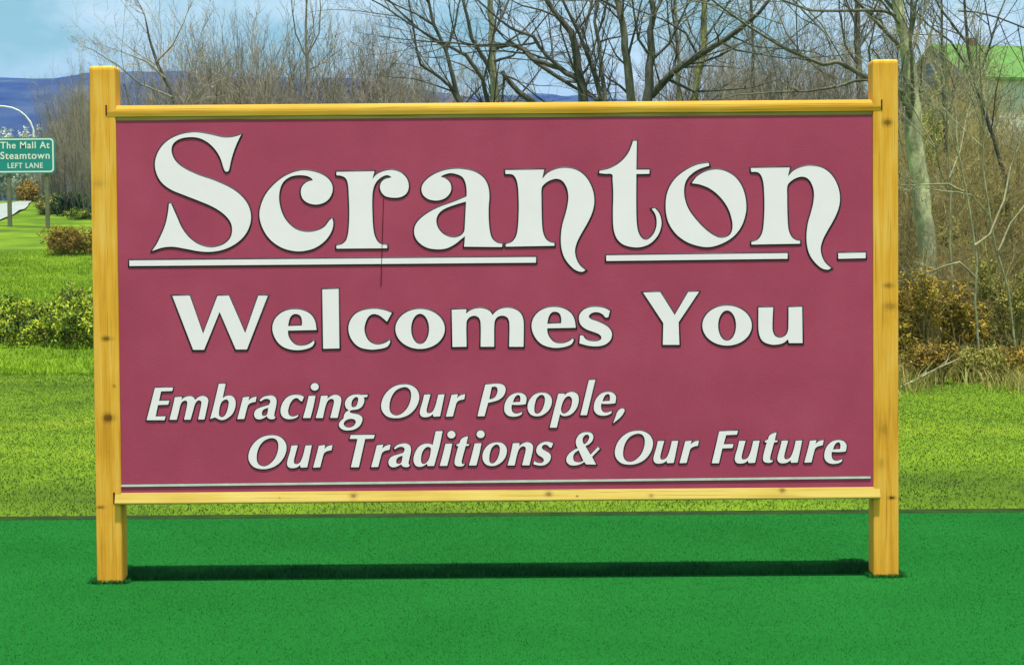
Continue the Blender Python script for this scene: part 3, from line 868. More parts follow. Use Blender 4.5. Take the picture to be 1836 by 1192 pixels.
traced_tree('bare_tree', 'dark bare tree with long limbs sweeping left, above the middle of the sign', [
    [(1046, 195, 20), (1039, 137, 16), (1031, 85, 14), (1024, 58, 12), (1000, 30, 10), (980, 0, 9)],
    [(1038, 145, 11), (1004, 122, 10), (976, 113, 9), (955, 107, 8), (937, 88, 7), (918, 81, 6), (898, 80, 5)],
    [(1006, 122, 7), (985, 105, 7), (967, 84, 7), (957, 66, 6), (918, 52, 5), (895, 35, 4)],
    [(1082, 195, 9), (1065, 131, 8), (1046, 79, 7), (1034, 52, 6), (1013, 10, 5)],
    [(1040, 85, 6), (1052, 45, 5), (1062, 0, 4)],
    [(1041, 140, 5), (1056, 115, 4), (1070, 70, 3)]], 23.0, (B_dark, B_dark), 13)
traced_tree('bare_tree', 'thin bare tree with two close upright stems beside the dark limbed tree', [
    [(1087, 195, 9), (1080, 137, 8), (1074, 76, 7), (1066, 40, 6), (1070, 0, 5)],
    [(1075, 76, 4), (1090, 70, 3.5), (1112, 66, 2.5)],
    [(1072, 60, 4), (1084, 30, 3), (1088, 0, 2.5)]], 25.2, (B_grey, B_dark), 14, .8)
traced_tree('bare_tree', 'straight grey bare trunk leaning slightly left, over the second half of the name', [
    [(1134, 195, 17), (1126, 122, 15), (1120, 70, 13), (1113, 30, 12), (1106, -10, 11)],
    [(1112, 20, 6), (1092, 8, 5), (1070, -4, 4)],
    [(1125, 120, 4), (1105, 100, 3), (1090, 70, 2)]], 22.0, (B_grey, B_dark), 15, .8)
traced_tree('bare_tree', 'dark bare tree whose thick limb slants up to the right', [
    [(1159, 195, 20), (1164, 137, 16), (1168, 91, 14), (1165, 55, 12), (1172, 28, 11), (1168, -10, 9)],
    [(1168, 172, 14), (1205, 131, 13), (1251, 100, 12), (1293, 76, 10), (1327, 52, 9), (1362, 22, 7)],
    [(1172, 28, 7), (1186, 0, 6)],
    [(1251, 100, 5), (1230, 60, 4), (1186, 34, 3)],
    [(1293, 76, 5), (1320, 90, 4), (1365, 98, 3)],
    [(1205, 131, 5), (1215, 90, 4), (1206, 30, 3)]], 21.0, (B_dark, B_dark), 16)
traced_tree('bare_tree', 'bare tree with yellow green lichen on its upright trunk', [
    [(1242, 195, 11), (1251, 128, 12), (1262, 91, 12), (1263, 55, 11), (1262, -5, 10)],
    [(1262, 70, 5), (1285, 40, 4), (1310, 0, 3)],
    [(1262, 95, 4), (1240, 60, 3), (1225, 10, 2.5)]], 22.5, (B_lich, B_grey), 17)
traced_tree('bare_tree', 'large pale trunk right behind the right post, with long limbs to the left', [
    [(1664, 462, 33), (1658, 400, 33), (1652, 345, 32), (1644, 290, 32), (1638, 226, 31), (1632, 150, 28), (1627, 100, 25), (1618, 55, 21), (1608, 0, 19)],
    [(1622, 168, 12), (1590, 152, 11), (1556, 141, 10), (1526, 123, 9), (1500, 111, 8), (1475, 116, 7), (1420, 93, 6), (1398, 82, 5)],
    [(1590, 152, 6), (1556, 143, 6), (1531, 146, 5), (1500, 156, 5), (1450, 164, 4), (1400, 165, 3)],
    [(1614, 32, 7), (1586, 20, 7), (1551, 19, 6), (1500, 20, 5), (1450, 19, 4), (1412, 4, 4)],
    [(1624, 70, 6), (1640, 30, 5), (1634, 0, 4)],
    [(1500, 111, 4), (1480, 60, 3.5), (1440, 20, 3)],
    [(1440, 100, 4), (1410, 60, 3), (1390, 10, 3)]], 12.6, (B_pale, B_grey), 18, .9)
traced_tree('bare_tree', 'thin crooked dark stem leaning across the house at the right edge', [
    [(1806, 330, 8), (1788, 272, 7), (1768, 205, 7), (1752, 161, 7), (1742, 118, 6), (1735, 83, 6), (1731, 30, 5), (1729, -5, 4)],
    [(1735, 80, 5), (1712, 50, 5), (1684, 12, 4), (1672, -10, 3)],
    [(1748, 140, 4), (1720, 100, 4), (1705, 75, 4), (1664, 45, 4), (1630, 8, 3)],
    [(1752, 150, 5), (1766, 105, 4), (1778, 70, 4), (1790, 30, 3)],
    [(1778, 70, 3), (1770, 30, 2.5), (1765, 0, 2)],
    [(1718, 20, 3), (1750, 22, 3), (1790, 32, 3), (1836, 50, 3)]], 14.0, (B_dark, B_dark), 19, .45)
traced_tree('bare_tree', 'dim upright stem rising through the brush behind the right post', [
    [(1700, 460, 9), (1697, 340, 8), (1694, 220, 7), (1691, 150, 6), (1689, 80, 5), (1688, 0, 4)],
    [(1694, 230, 4), (1715, 150, 3), (1722, 90, 2)]], 18.0, (B_dark, B_dark), 20, .6)
traced_tree('bare_tree', 'dusky upright tree between the slanting limb and the right post', [
    [(1545, 195, 13), (1540, 130, 12), (1536, 70, 11), (1538, 0, 10)],
    [(1540, 120, 5), (1515, 80, 4), (1505, 20, 3)],
    [(1537, 90, 5), (1565, 50, 4), (1580, 0, 3)]], 28.0, (B_grey, B_grey), 21, 1.0)
traced_tree('bare_tree', 'thin young tree rising from the thicket over the right end of the top rail', [
    [(1352, 195, 7), (1350, 130, 6), (1350, 80, 5), (1346, 0, 5)],
    [(1350, 110, 3), (1376, 60, 3), (1392, 0, 2)],
    [(1350, 90, 3), (1330, 40, 2.5), (1322, 0, 2)]], 25.5, (B_dark, B_grey), 22, .9)
traced_tree('bare_tree', 'thin young tree between the lichened trunk and the slanting limb', [
    [(1217, 195, 6), (1218, 120, 5.5), (1213, 60, 5), (1210, 0, 4)],
    [(1218, 110, 3), (1200, 60, 2.5), (1196, 0, 2)]], 27.0, (B_lich, B_grey), 23, .9)
traced_tree('bare_tree', 'lone tall sapling above the left half of the thicket', [
    [(556, 195, 7), (553, 130, 6), (549, 80, 5), (549, 30, 4)],
    [(552, 110, 3), (530, 60, 2.5), (524, 20, 2)],
    [(551, 100, 3), (572, 60, 2.5), (575, 15, 2)]], 33.0, (B_twig, B_twig), 24, .8, ext=(.5, .9))
traced_tree('bare_tree', 'spindly open branched tree beside the left post, against the ridge', [
    [(318, 195, 8), (300, 150, 7), (282, 115, 6), (268, 70, 4), (262, 40, 3)],
    [(296, 140, 4), (262, 110, 3), (236, 100, 2)],
    [(280, 112, 4), (310, 80, 3), (330, 40, 2)],
    [(310, 175, 4), (250, 150, 3), (212, 118, 2.5), (170, 92, 1.6)]], 30.0, (B_dark, B_twig), 25, .8, ext=(.4, .8))

traced_tree('bare_sapling', 'pale crooked sapling with a level side branch in the brush at the right', [
    [(1756, 640, 4.5), (1748, 540, 4.5), (1752, 470, 4), (1742, 400, 4), (1732, 340, 3.5), (1718, 270, 3)],
    [(1748, 440, 5), (1775, 420, 4), (1800, 360, 4), (1812, 300, 3)],
    [(1730, 345, 4), (1700, 330, 4), (1666, 331, 3)],
    [(1752, 500, 4), (1720, 470, 4), (1690, 478, 3)]], 10.0, (B_sap, B_sap), 26, .35, ext=(.3, .6))
traced_tree('bare_sapling', 'pale arching sapling leaning out of the brush at the right edge', [
    [(1822, 640, 4.5), (1808, 520, 4), (1784, 440, 4), (1774, 380, 3.5), (1762, 300, 3), (1764, 230, 2)],
    [(1790, 450, 4), (1812, 400, 3), (1836, 370, 3)],
    [(1775, 390, 4), (1742, 350, 3), (1716, 345, 3)]], 10.6, (B_sap, B_sap), 27, .35, ext=(.3, .6))
traced_tree('bare_sapling', 'slim pale upright sapling close to the right of the large pale trunk', [
    [(1712, 560, 4), (1703, 440, 4), (1705, 330, 3.5), (1698, 240, 3), (1699, 160, 2)],
    [(1703, 350, 3), (1684, 300, 3), (1676, 250, 2)],
    [(1702, 320, 3), (1722, 270, 3), (1735, 200, 2)]], 11.4, (B_sap, B_sap), 28, .5, ext=(.3, .6))

# multi-stemmed bare shrubs of the thicket
SH = [(6, 4, .07, .035, 8, .50, 26, .18), (4, 3, .10, .05, 7, .46, 30, .12), (3, 3, .12, .04, 4, .5, 34, .1), (2, 3, .12, .02, 0, 0, 0, 0)]
SH2 = [(6, 4, .09, .01, 9, .5, 40, .12), (4, 3, .16, .03, 7, .5, 45, .1), (3, 3, .2, .0, 4, .5, 50, .1), (2, 3, .2, .0, 0, 0, 0, 0)]
def bare_shrub(name, mats, seed, stems=9, H=1.0, spec=SH, lean=.28, r=.0068, rmin=.00085):
    """unit-height shrub (about 1 m): scaled when placed"""
    w = Wood(seed)
    w.rmin = rmin
    rg = w.rg
    for i in range(stems):
        a = rg.uniform(0, 2 * math.pi)
        q = rg.uniform(0, .12)
        ln = rg.uniform(.05, lean)
        w.grow('stems', (math.cos(a) * q, math.sin(a) * q, -.02), (math.cos(a) * ln, math.sin(a) * ln, 1), H * rg.uniform(.6, .95), r * rg.uniform(.5, 1), 0, spec[:1] + [spec[1]] + spec[2:])
    # split the thick stems from the twigs for two parts
    g = w.g['stems']
    keys = [k for k in g if k[1] == spec[0][1]]
    w.g['stem'] = {k: g[k] for k in keys}
    w.g['twigs'] = {k: v for k, v in g.items() if k not in keys}
    root = empty(name)
    link('stems', w.mesh('stem', 'stems', (0, 0, 0)), mats[0], root)
    link('twigs', w.mesh('twigs', 'twigs', (0, 0, 0)), mats[1], root)
    return root
used = set()
ORD = 'first second third fourth fifth sixth seventh eighth ninth tenth eleventh twelfth thirteenth fourteenth fifteenth sixteenth seventeenth eighteenth nineteenth twentieth twenty-first twenty-second twenty-third twenty-fourth twenty-fifth twenty-sixth twenty-seventh twenty-eighth twenty-ninth thirtieth'.split()
def rows(lst, cut):
    """for each (px, Y, ytop): the row it stands in and its rank from the left in that row"""
    out = {}
    for row, test in (('front', lambda y: y < cut), ('back', lambda y: y >= cut)):
        for k, t in enumerate(sorted(t for t in lst if test(t[1]))):
            out[t] = (row, ORD[k])
    return out
def place(proto, label, cat, group, px, Y, ytop, wide=1.0, rz=0.0, jit=None):
    """stand a unit shrub on the ground under column px at depth Y, tall enough to reach row ytop"""
    o = proto if proto.name not in used else copy_tree(proto)
    used.add(proto.name)
    p = at(px, ytop, Y)
    g = hz(p.x, Y)
    s = max(p.z - g, .3)
    o.location = (p.x, Y, g)
    o.rotation_euler = (0, 0, rz)
    o.scale = (s * wide, s * wide, s)
    tag(o, label, cat, group)
    return o
rs = random.Random(5)
SA = [bare_shrub('bare_shrub', ((B_dark, B_twig3), (B_grey, B_twig), (B_dark, B_twig))[i], 40 + i, stems=(8, 10, 9)[i], r=.0092) for i in range(3)]
SB = [bare_shrub('bare_shrub', ((B_dark, B_twig3), (B_grey, B_twig))[i], 50 + i, stems=12, lean=.5, r=.0085) for i in range(2)]
LT = 'bare grey shrub behind the left rail, %s row, %s from the left post'
thick = [(268, 34, 110), (365, 36.5, 80), (420, 37.5, 60), (520, 34.8, 105), (590, 35.5, 80), (655, 37.2, 70), (715, 35.8, 75), (750, 31, 120), (780, 33, 130), (215, 40, 150), (250, 38, 105), (285, 36, 85), (320, 38, 60), (350, 35, 55), (385, 37, 32), (405, 34, 40), (440, 36, 55), (470, 38, 80), (500, 33, 95), (535, 36, 90),
         (575, 37, 70), (610, 34, 50), (640, 36, 60), (670, 35, 55), (700, 37, 65), (730, 34, 70), (765, 36, 85), (800, 38, 105), (340, 30, 140), (430, 29, 130), (560, 30, 135), (640, 29, 130), (720, 29, 140), (250, 31, 155), (500, 30, 150), (300, 33, 120), (600, 32, 110), (690, 32, 105), (395, 31, 95), (455, 33, 90)]
thick = [(a, b, max(c + 26, 128 if a < 300 else 0, 112 if 480 < a < 545 else 0)) for a, b, c in thick if a not in (268, 250)]
rk = rows(thick, 34.5)
for i, (px, Y, yt) in enumerate(thick):
    place((SA + SB)[i % 5], LT % rk[(px, Y, yt)], 'shrub', 'bare shrubs of the thicket behind the left half of the sign', px, Y + rs.uniform(-1, 1), yt, rs.uniform(.8, 1.05), rs.uniform(0, 6.28))
RT = 'bare shrub between the slanting limb and the right post, %s row, %s from the left'
thick2 = [(1600, 34, 70), (1320, 31, 110), (1450, 31, 80), (1550, 33, 70), (1240, 31, 125), (1185, 27, 150), (1225, 29, 135), (1265, 26, 130), (1300, 28, 120), (1335, 30, 105), (1370, 27, 110), (1405, 29, 100), (1440, 26, 105), (1475, 28, 90), (1505, 30, 60), (1540, 27, 85), (1575, 30, 60),
          (1210, 33, 110), (1290, 34, 90), (1380, 33, 70), (1460, 34, 60), (1525, 32, 110), (1425, 24, 140), (1340, 23, 150)]
rk = rows(thick2, 28.5)
for i, (px, Y, yt) in enumerate(thick2):
    place((SB + SA)[i % 5], RT % rk[(px, Y, yt)], 'shrub', 'bare shrubs of the tangle behind the right half of the sign', px, Y + rs.uniform(-.8, .8), yt, rs.uniform(.8, 1.1), rs.uniform(0, 6.28))
LL = 'bare twiggy bush behind the green road sign, %s row, %s from the left edge'
left_clump = [(112, 62, 225), (140, 67, 165), (95, 68, 215), (160, 61, 190), (134, 72, 140), (118, 78, 165), (82, 74, 240), (148, 80, 150), (20, 90, 330), (45, 88, 325), (66, 86, 318), (150, 64, 130), (128, 68, 150), (108, 66, 178), (88, 70, 205), (140, 74, 185), (165, 70, 160), (126, 60, 240), (156, 58, 235), (96, 76, 235), (30, 84, 318), (55, 82, 312), (8, 86, 325), (74, 80, 285), (185, 66, 150)]
rk = rows(left_clump, 69)
for i, (px, Y, yt) in enumerate(left_clump):
    place((SB + SA)[i % 5], LL % rk[(px, Y, yt)], 'shrub', 'bare bushes beside the left post', px, Y, yt, rs.uniform(.55, .8), rs.uniform(0, 6.28))
S3 = [bare_shrub('bare_shrub', ((B_olive, B_olive), (B_cane, B_twig2))[i], 60 + i, stems=12, spec=SH2, lean=.7, rmin=.0012) for i in range(2)]
S4 = [bare_shrub('bare_shrub', (B_sap, B_olive), 70, stems=7, spec=SH2, lean=.9, r=.012, rmin=.0013)]
RB = 'bare tangled shrub right of the right post, %s row, %s from the post'
right_brush = [(1690, 28, 85), (1725, 33, 110), (1612, 13.8, 330), (1645, 14, 300), (1690, 14.2, 290), (1755, 14.3, 270), (1800, 14.1, 250), (1635, 17.5, 230), (1715, 18, 175), (1760, 19, 215), (1785, 18, 225), (1835, 18, 220), (1622, 24, 160), (1670, 25, 150), (1725, 26, 165), (1775, 25, 215), (1825, 25, 215), (1625, 15, 260), (1660, 17, 230), (1700, 16, 200), (1735, 17, 240), (1770, 15.5, 235), (1810, 16.5, 225), (1840, 15, 240), (1680, 13, 380), (1730, 13.2, 330), (1780, 12.8, 350), (1825, 13.4, 320), (1640, 20, 180), (1690, 22, 160), (1745, 21, 200), (1800, 22, 225), (1860, 20, 215), (1715, 12, 430), (1765, 11.6, 450), (1815, 11.8, 430), (1650, 12.4, 440)]
rk = rows(right_brush, 14.9)
for i, (px, Y, yt) in enumerate(right_brush):
    place((S3 + S4)[i % 3], RB % rk[(px, Y, yt)], 'shrub', 'bare shrubs of the brush beside the right post', px, Y, yt, rs.uniform(.75, 1.1), rs.uniform(0, 6.28))

# leafy shrubs ------------------------------------------------------------
def leaves(name, blobs, n, size, mat, parent, seed, asp=.4, flat=.3, shell=.55):
    """n small leaves in sprays spread through ellipsoids (cx,cy,cz,rx,ry,rz)"""
    rg = np.random.default_rng(seed)
    bl = np.array(blobs, float)
    vol = bl[:, 3] * bl[:, 4] * bl[:, 5]
    ns = max(12, n // 22)
    bi = rg.choice(len(bl), ns, p=vol / vol.sum())
    u = rg.normal(0, 1, (ns, 3)); u /= np.linalg.norm(u, axis=1)[:, None]
    rr = (shell + (1 - shell) * rg.random(ns))[:, None] ** .8
    sc = bl[bi, :3] + u * rr * bl[bi, 3:]
    k = rg.integers(0, ns, n)
    out = u[k] + rg.normal(0, .55, (n, 3)) + np.array([0, 0, flat])
    out /= np.linalg.norm(out, axis=1)[:, None]
    c = sc[k] + out * (size * rg.uniform(.2, 2.6, n))[:, None]
    c[:, 2] = np.maximum(c[:, 2], size * .4)
    s = size * rg.uniform(.6, 1.3, n)[:, None]
    tg = np.cross(out, rg.normal(0, 1, (n, 3))); tg /= np.linalg.norm(tg, axis=1)[:, None]
    ax = tg + out * rg.uniform(.1, .9, n)[:, None]; ax /= np.linalg.norm(ax, axis=1)[:, None]
    q = np.cross(ax, out); q /= np.linalg.norm(q, axis=1)[:, None] + 1e-9
    v = np.stack([c - ax * s * .5, c + q * s * asp * .5, c + ax * s * .6, c - q * s * asp * .5], 1)
    f = np.arange(n * 4).reshape(n, 4)
    return link(name, np_mesh(name, v.reshape(-1, 3), f), mat, parent)
L_jun = mat_leaf('juniper_leaf', [(.2, (.010, .028, .008)), (.4, (.07, .12, .010)), (.56, (.22, .30, .014)), (.85, (.42, .48, .025))], 4.0, .5, .6, .15)
L_dark = mat_leaf('dark_evergreen_leaf', [(.2, (.008, .024, .008)), (.5, (.025, .065, .012)), (.8, (.08, .13, .02))], 2.0, .4, .6)
L_brown = mat_leaf('brown_leaf', [(.2, (.09, .055, .008)), (.5, (.20, .13, .014)), (.8, (.34, .24, .025))], 3.0, .4, .75, .1)
L_ochre = mat_leaf('ochre_leaf', [(.2, (.16, .10, .014)), (.5, (.31, .215, .025)), (.8, (.44, .34, .05))], 3.0, .45, .75, .15)
L_olive = mat_leaf('olive_leaf', [(.2, (.09, .09, .018)), (.5, (.20, .195, .035)), (.8, (.34, .32, .07))], 3.0, .45, .75, .15)
L_willow = mat_leaf('willow_leaf', [(.2, (.16, .20, .03)), (.5, (.30, .36, .06)), (.8, (.45, .50, .12))], 3.0, .4, .7, .2)
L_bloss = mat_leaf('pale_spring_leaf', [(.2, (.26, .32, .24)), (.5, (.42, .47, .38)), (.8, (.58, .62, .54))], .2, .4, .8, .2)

def leafy(name, label, cat, group, px, py, Y, blobs, n, size, mats, seed, stems=10, asp=.4, flat=.3, gz_=None, shell=.5):
    p = at(px, py, Y)
    root = empty(name, (p.x, Y, hz(p.x, Y) if gz_ is None else gz_))
    tag(root, label, cat, group)
    w = Wood(seed)
    rg = w.rg
    for i in range(stems):
        b = blobs[i % len(blobs)]
        tgt = Vector((b[0] + rg.gauss(0, .4) * b[3], b[1] + rg.gauss(0, .4) * b[4], b[2] + rg.uniform(.1, .8) * b[5]))
        s = Vector((rg.gauss(0, .08) + tgt.x * .35, rg.gauss(0, .08) + tgt.y * .35, -.03))
        L = (tgt - s).length
        w.grow('stems', tuple(s), tuple((tgt - s).normalized()), L * 1.15, .006 + .008 * L, 0, [(5, 4, .09, .02, 6, .5, 40, .2), (3, 3, .15, .02, 3, .5, 40, .2), (2, 3, .15, .02, 0, 0, 0, 0)])
    link('stems', w.mesh('stems', 'stems', (0, 0, 0)), mats[0], root)
    leaves('foliage', blobs, n, size, mats[1], root, seed, asp, flat, shell)
    return root
JG = 'low spreading evergreens on the left lawn'
def jblobs(w, d, h, k, seed):
    r = random.Random(seed)
    return [(r.uniform(-w, w), r.uniform(-d, d), h * r.uniform(.2, .72), w * r.uniform(.22, .36), d * r.uniform(.2, .34), h * r.uniform(.26, .40)) for _ in range(k)]
g1 = ground_at(20, 612); g2 = ground_at(135, 618); g3 = ground_at(75, 600); g4 = ground_at(150, 560)
def jun(label, g, w, d, h, seed, n=7000):
    root = empty('spreading_evergreen', (g.x, g.y, g.z - .02))
    tag(root, label, 'shrub', JG)
    bl = jblobs(w, d, h, 15, seed)
    wd = Wood(seed)
    for b in bl:
        wd.grow('stems', (b[0] * .3, b[1] * .3, 0), (b[0] + .01, b[1], .25), math.hypot(b[0], b[1]) + .15, .012, 0, [(4, 4, .1, .03, 4, .5, 40, .2), (3, 3, .15, .05, 0, 0, 0, 0)])
    link('stems', wd.mesh('stems', 'stems', (0, 0, 0)), B_cane, root)
    leaves('foliage', bl, n, .045, L_jun, root, seed, .42, .3, .88)
    return root
jun('yellow green spreading evergreen at the left edge of the lawn', g1, .52, .8, .46, 81, 8000)
jun('yellow green spreading evergreen touching the left post', g2, .42, .6, .5, 82, 7000)
jun('middle one of the spreading evergreens on the left lawn', g3, .32, .6, .36, 83, 5000)
jun('evergreen tuft at the back of the low row, against the left post', g4, .30, .5, .36, 84, 4500)
def shrub_px(name, label, cat, group, pxc, pybase, wpx, hpx, n, leaf, mats, seed, k=9):
    g = ground_at(pxc, pybase)
    sc = (g.y + 6.4) / FPX
    w, h = wpx * sc / 2, hpx * sc
    r = random.Random(seed)
    bl = [(r.uniform(-.7, .7) * w, r.uniform(-.5, .5) * w, h * r.uniform(.3, .62), w * r.uniform(.3, .5), w * r.uniform(.3, .5), h * r.uniform(.25, .42)) for _ in range(k)]
    root = leafy(name, label, cat, group, 0, 0, g.y, bl, n, leaf, mats, seed, 12)
    root.location = (g.x, g.y, g.z - .03)
    return root
shrub_px('brown_shrub', 'rounded brown twiggy shrub on the lawn beside the left post', 'shrub', None, 128, 457, 108, 56, 9000, .05, (B_cane, L_brown), 91, 14)
shrub_px('evergreen_shrub', 'dark green shrub beyond the brown shrub, nearest the left post', 'shrub', None, 138, 386, 70, 42, 6000, .10, (B_dark, L_dark), 92)
shrub_px('evergreen_shrub', 'olive green shrub below the right post of the green road sign', 'shrub', None, 96, 384, 50, 34, 4500, .10, (B_dark, L_olive), 93)
shrub_px('evergreen_shrub', 'low yellowish shrub in front of the dark green shrub by the left post', 'shrub', None, 145, 394, 60, 16, 3000, .08, (B_dark, L_jun), 94)
shrub_px('dark_shrub', 'dusky brown bush under the green road sign between its posts', 'shrub', None, 52, 362, 46, 36, 3500, .11, (B_dark, L_brown), 95)

BR = 'leafing shrubs of the brush beside the right post'
def brush(label, px, Y, ytop, wpx, n, leaf, mats, seed):
    p = at(px, ytop, Y)
    g = hz(p.x, Y)
    sc = (Y + 6.4) / FPX
    w, h = wpx * sc / 2, p.z - g
    r = random.Random(seed)
    bl = [(r.uniform(-.7, .7) * w, r.uniform(-.6, .6) * w, h * r.uniform(.25, .75), w * r.uniform(.25, .45), w * r.uniform(.25, .45), h * r.uniform(.15, .28)) for _ in range(12)]
    root = leafy('brush_shrub', label, 'shrub', BR, px, ytop, Y, bl, n, leaf, mats, seed, 16, .45, .1, None, .15)
    return root
brush('ochre brown shrub against the right post at mid height', 1640, 10.2, 470, 120, 7000, .030, (B_cane, L_ochre), 101)
brush('yellowish shrub to the right of the ochre brown one', 1715, 10.8, 465, 110, 6500, .030, (B_cane, L_ochre), 102)
brush('olive shrub at the right edge of the brush', 1800, 11.2, 430, 130, 6500, .032, (B_twig2, L_olive), 103)
brush('low olive shrub at the foot of the brush, right of the fallen branch', 1755, 9.6, 620, 110, 3000, .028, (B_twig2, L_olive), 104)
brush('low brown shrub at the foot of the brush by the right post', 1660, 9.4, 620, 110, 3000, .028, (B_cane, L_brown), 105)
brush('tall dim olive shrub behind the ochre brown one', 1690, 13.5, 340, 130, 6500, .036, (B_twig2, L_olive), 106)
brush('tall olive shrub below the white house wall', 1785, 14.0, 300, 120, 6000, .036, (B_twig2, L_olive), 107)
brush('pale yellow green budding shrub close behind the large pale trunk', 1668, 19.0, 118, 60, 4200, .045, (B_lich, L_willow), 108)
brush('low straw coloured shrub at the right edge of the lawn', 1820, 9.7, 620, 100, 2600, .03, (B_cane, L_ochre), 109)

# fallen pale branch lying in the brush
w = Wood(77)
a, b = at(1612, 712, 8.9), at(1712, 648, 9.3)
a.z = max(a.z, hz(a.x, a.y) + .01)
d = (b - a)
w.grow('branch', tuple(a), tuple(d.normalized()), d.length, .011, 0, [(7, 6, .06, 0, 5, .35, 40, .3), (4, 4, .12, .03, 0, 0, 0, 0)])
fb = link('fallen_branch', w.mesh('branch', 'fallen_branch', tuple(a)), B_pale)
fb.location = a
tag(fb, 'pale bare branch lying slantwise at the foot of the brush by the right post', 'branch')

# ------------------------------------------------------------------ house at the right edge
HY_ = 104.0
hc = at(1735, 137, HY_)
ang = R(18)
house = empty('house', (hc.x, HY_, 0), ang)
tag(house, 'pale house with bright green roof seen through the branches at the right edge', 'house')
hg = hz(hc.x + 3, HY_ + 3) - .6
eave = hc.z
W_, L_, RISE = 7.0, 13.0, at(1702, 84, HY_ + 3.4).z - hc.z
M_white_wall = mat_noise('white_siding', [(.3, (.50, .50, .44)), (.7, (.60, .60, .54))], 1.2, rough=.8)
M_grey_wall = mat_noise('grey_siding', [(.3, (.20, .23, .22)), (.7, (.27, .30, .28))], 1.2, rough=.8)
M_roof = mat_noise('green_roof', [(.3, (.06, .155, .026)), (.55, (.085, .20, .034)), (.75, (.11, .235, .045))], 1.6, 6, rough=.7, stretch=(4, .6, .6))
M_glass = mat_noise('window_glass', [(.3, (.02, .07, .13)), (.7, (.04, .12, .2))], .8, rough=.15, spec=.6)
M_frame = mat_noise('window_frame', [(.3, (.5, .55, .55)), (.7, (.6, .65, .65))], 2)
M_brick = mat_noise('chimney_brick', [(.3, (.16, .09, .06)), (.7, (.24, .14, .1))], 6)
bm = bmesh.new()
def face(bm, pts):
    return bm.faces.new([bm.verts.new(p) for p in pts])
f1 = face(bm, [(0, 0, hg), (L_, 0, hg), (L_, 0, eave), (0, 0, eave)])
f2 = face(bm, [(0, W_, hg), (0, 0, hg), (0, 0, eave), (0, W_ / 2, eave + RISE), (0, W_, eave)])
f3 = face(bm, [(L_, 0, hg), (L_, W_, hg), (L_, W_, eave), (L_, W_ / 2, eave + RISE), (L_, 0, eave)])
f4 = face(bm, [(L_, W_, hg), (0, W_, hg), (0, W_, eave), (L_, W_, eave)])
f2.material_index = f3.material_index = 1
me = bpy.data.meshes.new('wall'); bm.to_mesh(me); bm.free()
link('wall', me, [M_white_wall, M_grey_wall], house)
def slab(p, up, th):
    a = [Vector(q) for q in p]
    return a, [q + Vector(up) * th for q in a]
bm = bmesh.new()
for sgn in (0, 1):
    y0, y1 = (-.35, W_ / 2) if sgn == 0 else (W_ + .35, W_ / 2)
    zl = eave - RISE * .35 / (W_ / 2)
    q = [(-.3, y0, zl + .03), (L_ + .3, y0, zl + .03), (L_ + .3, y1, eave + RISE + .03), (-.3, y1, eave + RISE + .03)]
    lo = [bm.verts.new(v) for v in q]
    hi = [bm.verts.new((v[0], v[1], v[2] + .14)) for v in q]
    bm.faces.new(lo[::-1]); bm.faces.new(hi)
    for i in range(4):
        bm.faces.new([lo[i], lo[(i + 1) % 4], hi[(i + 1) % 4], hi[i]])
roof = link('roof', bm_mesh('roof', bm), M_roof, house)
bm = box_bm(2.2, 2.6, W_ / 2 - .2, W_ / 2 + .2, eave + RISE - .5, eave + RISE + .55)
link('chimney', bm_mesh('chimney', bm), M_brick, roof)
def gwin(yc, zc, w, h):
    f = link('window', bm_mesh('window', box_bm(-.07, -.005, yc - w / 2, yc + w / 2, zc - h / 2, zc + h / 2)), M_frame, house)
    link('pane', bm_mesh('pane', box_bm(-.085, -.0705, yc - w / 2 + .12, yc + w / 2 - .12, zc - h / 2 + .1, zc + h / 2 - .1)), M_glass, f)
gwin(W_ / 2 + .3, eave + .5, 1.5, 1.4)
def fwin(xc, zc, w, h):
    f = link('window', bm_mesh('window', box_bm(xc - w / 2, xc + w / 2, -.07, -.005, zc - h / 2, zc + h / 2)), M_frame, house)
    link('pane', bm_mesh('pane', box_bm(xc - w / 2 + .1, xc + w / 2 - .1, -.085, -.0705, zc - h / 2 + .1, zc + h / 2 - .1)), M_glass, f)
fwin(7.5, eave - 1.7, 1.0, 1.5)

# ------------------------------------------------------------------ green road sign, lamp, marker post
gp = ground_at(83, 414); gp2 = ground_at(15, 399)
RY = (gp.y + gp2.y) / 2
M_rgreen = mat_noise('road_sign_green', [(.3, (.005, .21, .19)), (.7, (.008, .25, .23))], .6, rough=.45, spec=.4)
M_rwhite = mat_noise('road_sign_white', [(.3, (.66, .70, .66)), (.7, (.76, .8, .76))], .8, rough=.5)
M_steel = mat_noise('weathered_post', [(.3, (.10, .11, .06)), (.7, (.17, .18, .10))], 3)
tl, br = at(-9, 247, RY), at(99, 311, RY)
x0, x1, z1, z0 = tl.x, br.x, tl.z, br.z
rsn = empty('road_sign', ((x0 + x1) / 2, RY, gp.z))
tag(rsn, 'green road sign reading The Mall At Steamtown, cut by the left edge', 'road sign')
def rrect(x0, x1, z0, z1, r, n=5):
    pts = []
    for cx, cz, a0 in ((x1 - r, z1 - r, 0), (x0 + r, z1 - r, 90), (x0 + r, z0 + r, 180), (x1 - r, z0 + r, 270)):
        for i in range(n + 1):
            a = R(a0 + 90 * i / n)
            pts.append((cx + r * math.cos(a), cz + r * math.sin(a)))
    return np.array(pts)
off = np.array([(x0 + x1) / 2, gp.z])
def rs_part(name, loops, y, dep, mat, parent):
    me = filled([l - off for l in loops], dep)
    for v in me.vertices:
        v.co = Vector((v.co.x, y - v.co.z, v.co.y))
    return link(name, me, mat, parent)
rpan = rs_part('panel', [rrect(x0, x1, z0, z1, .13)], 0, .02, M_rgreen, rsn)
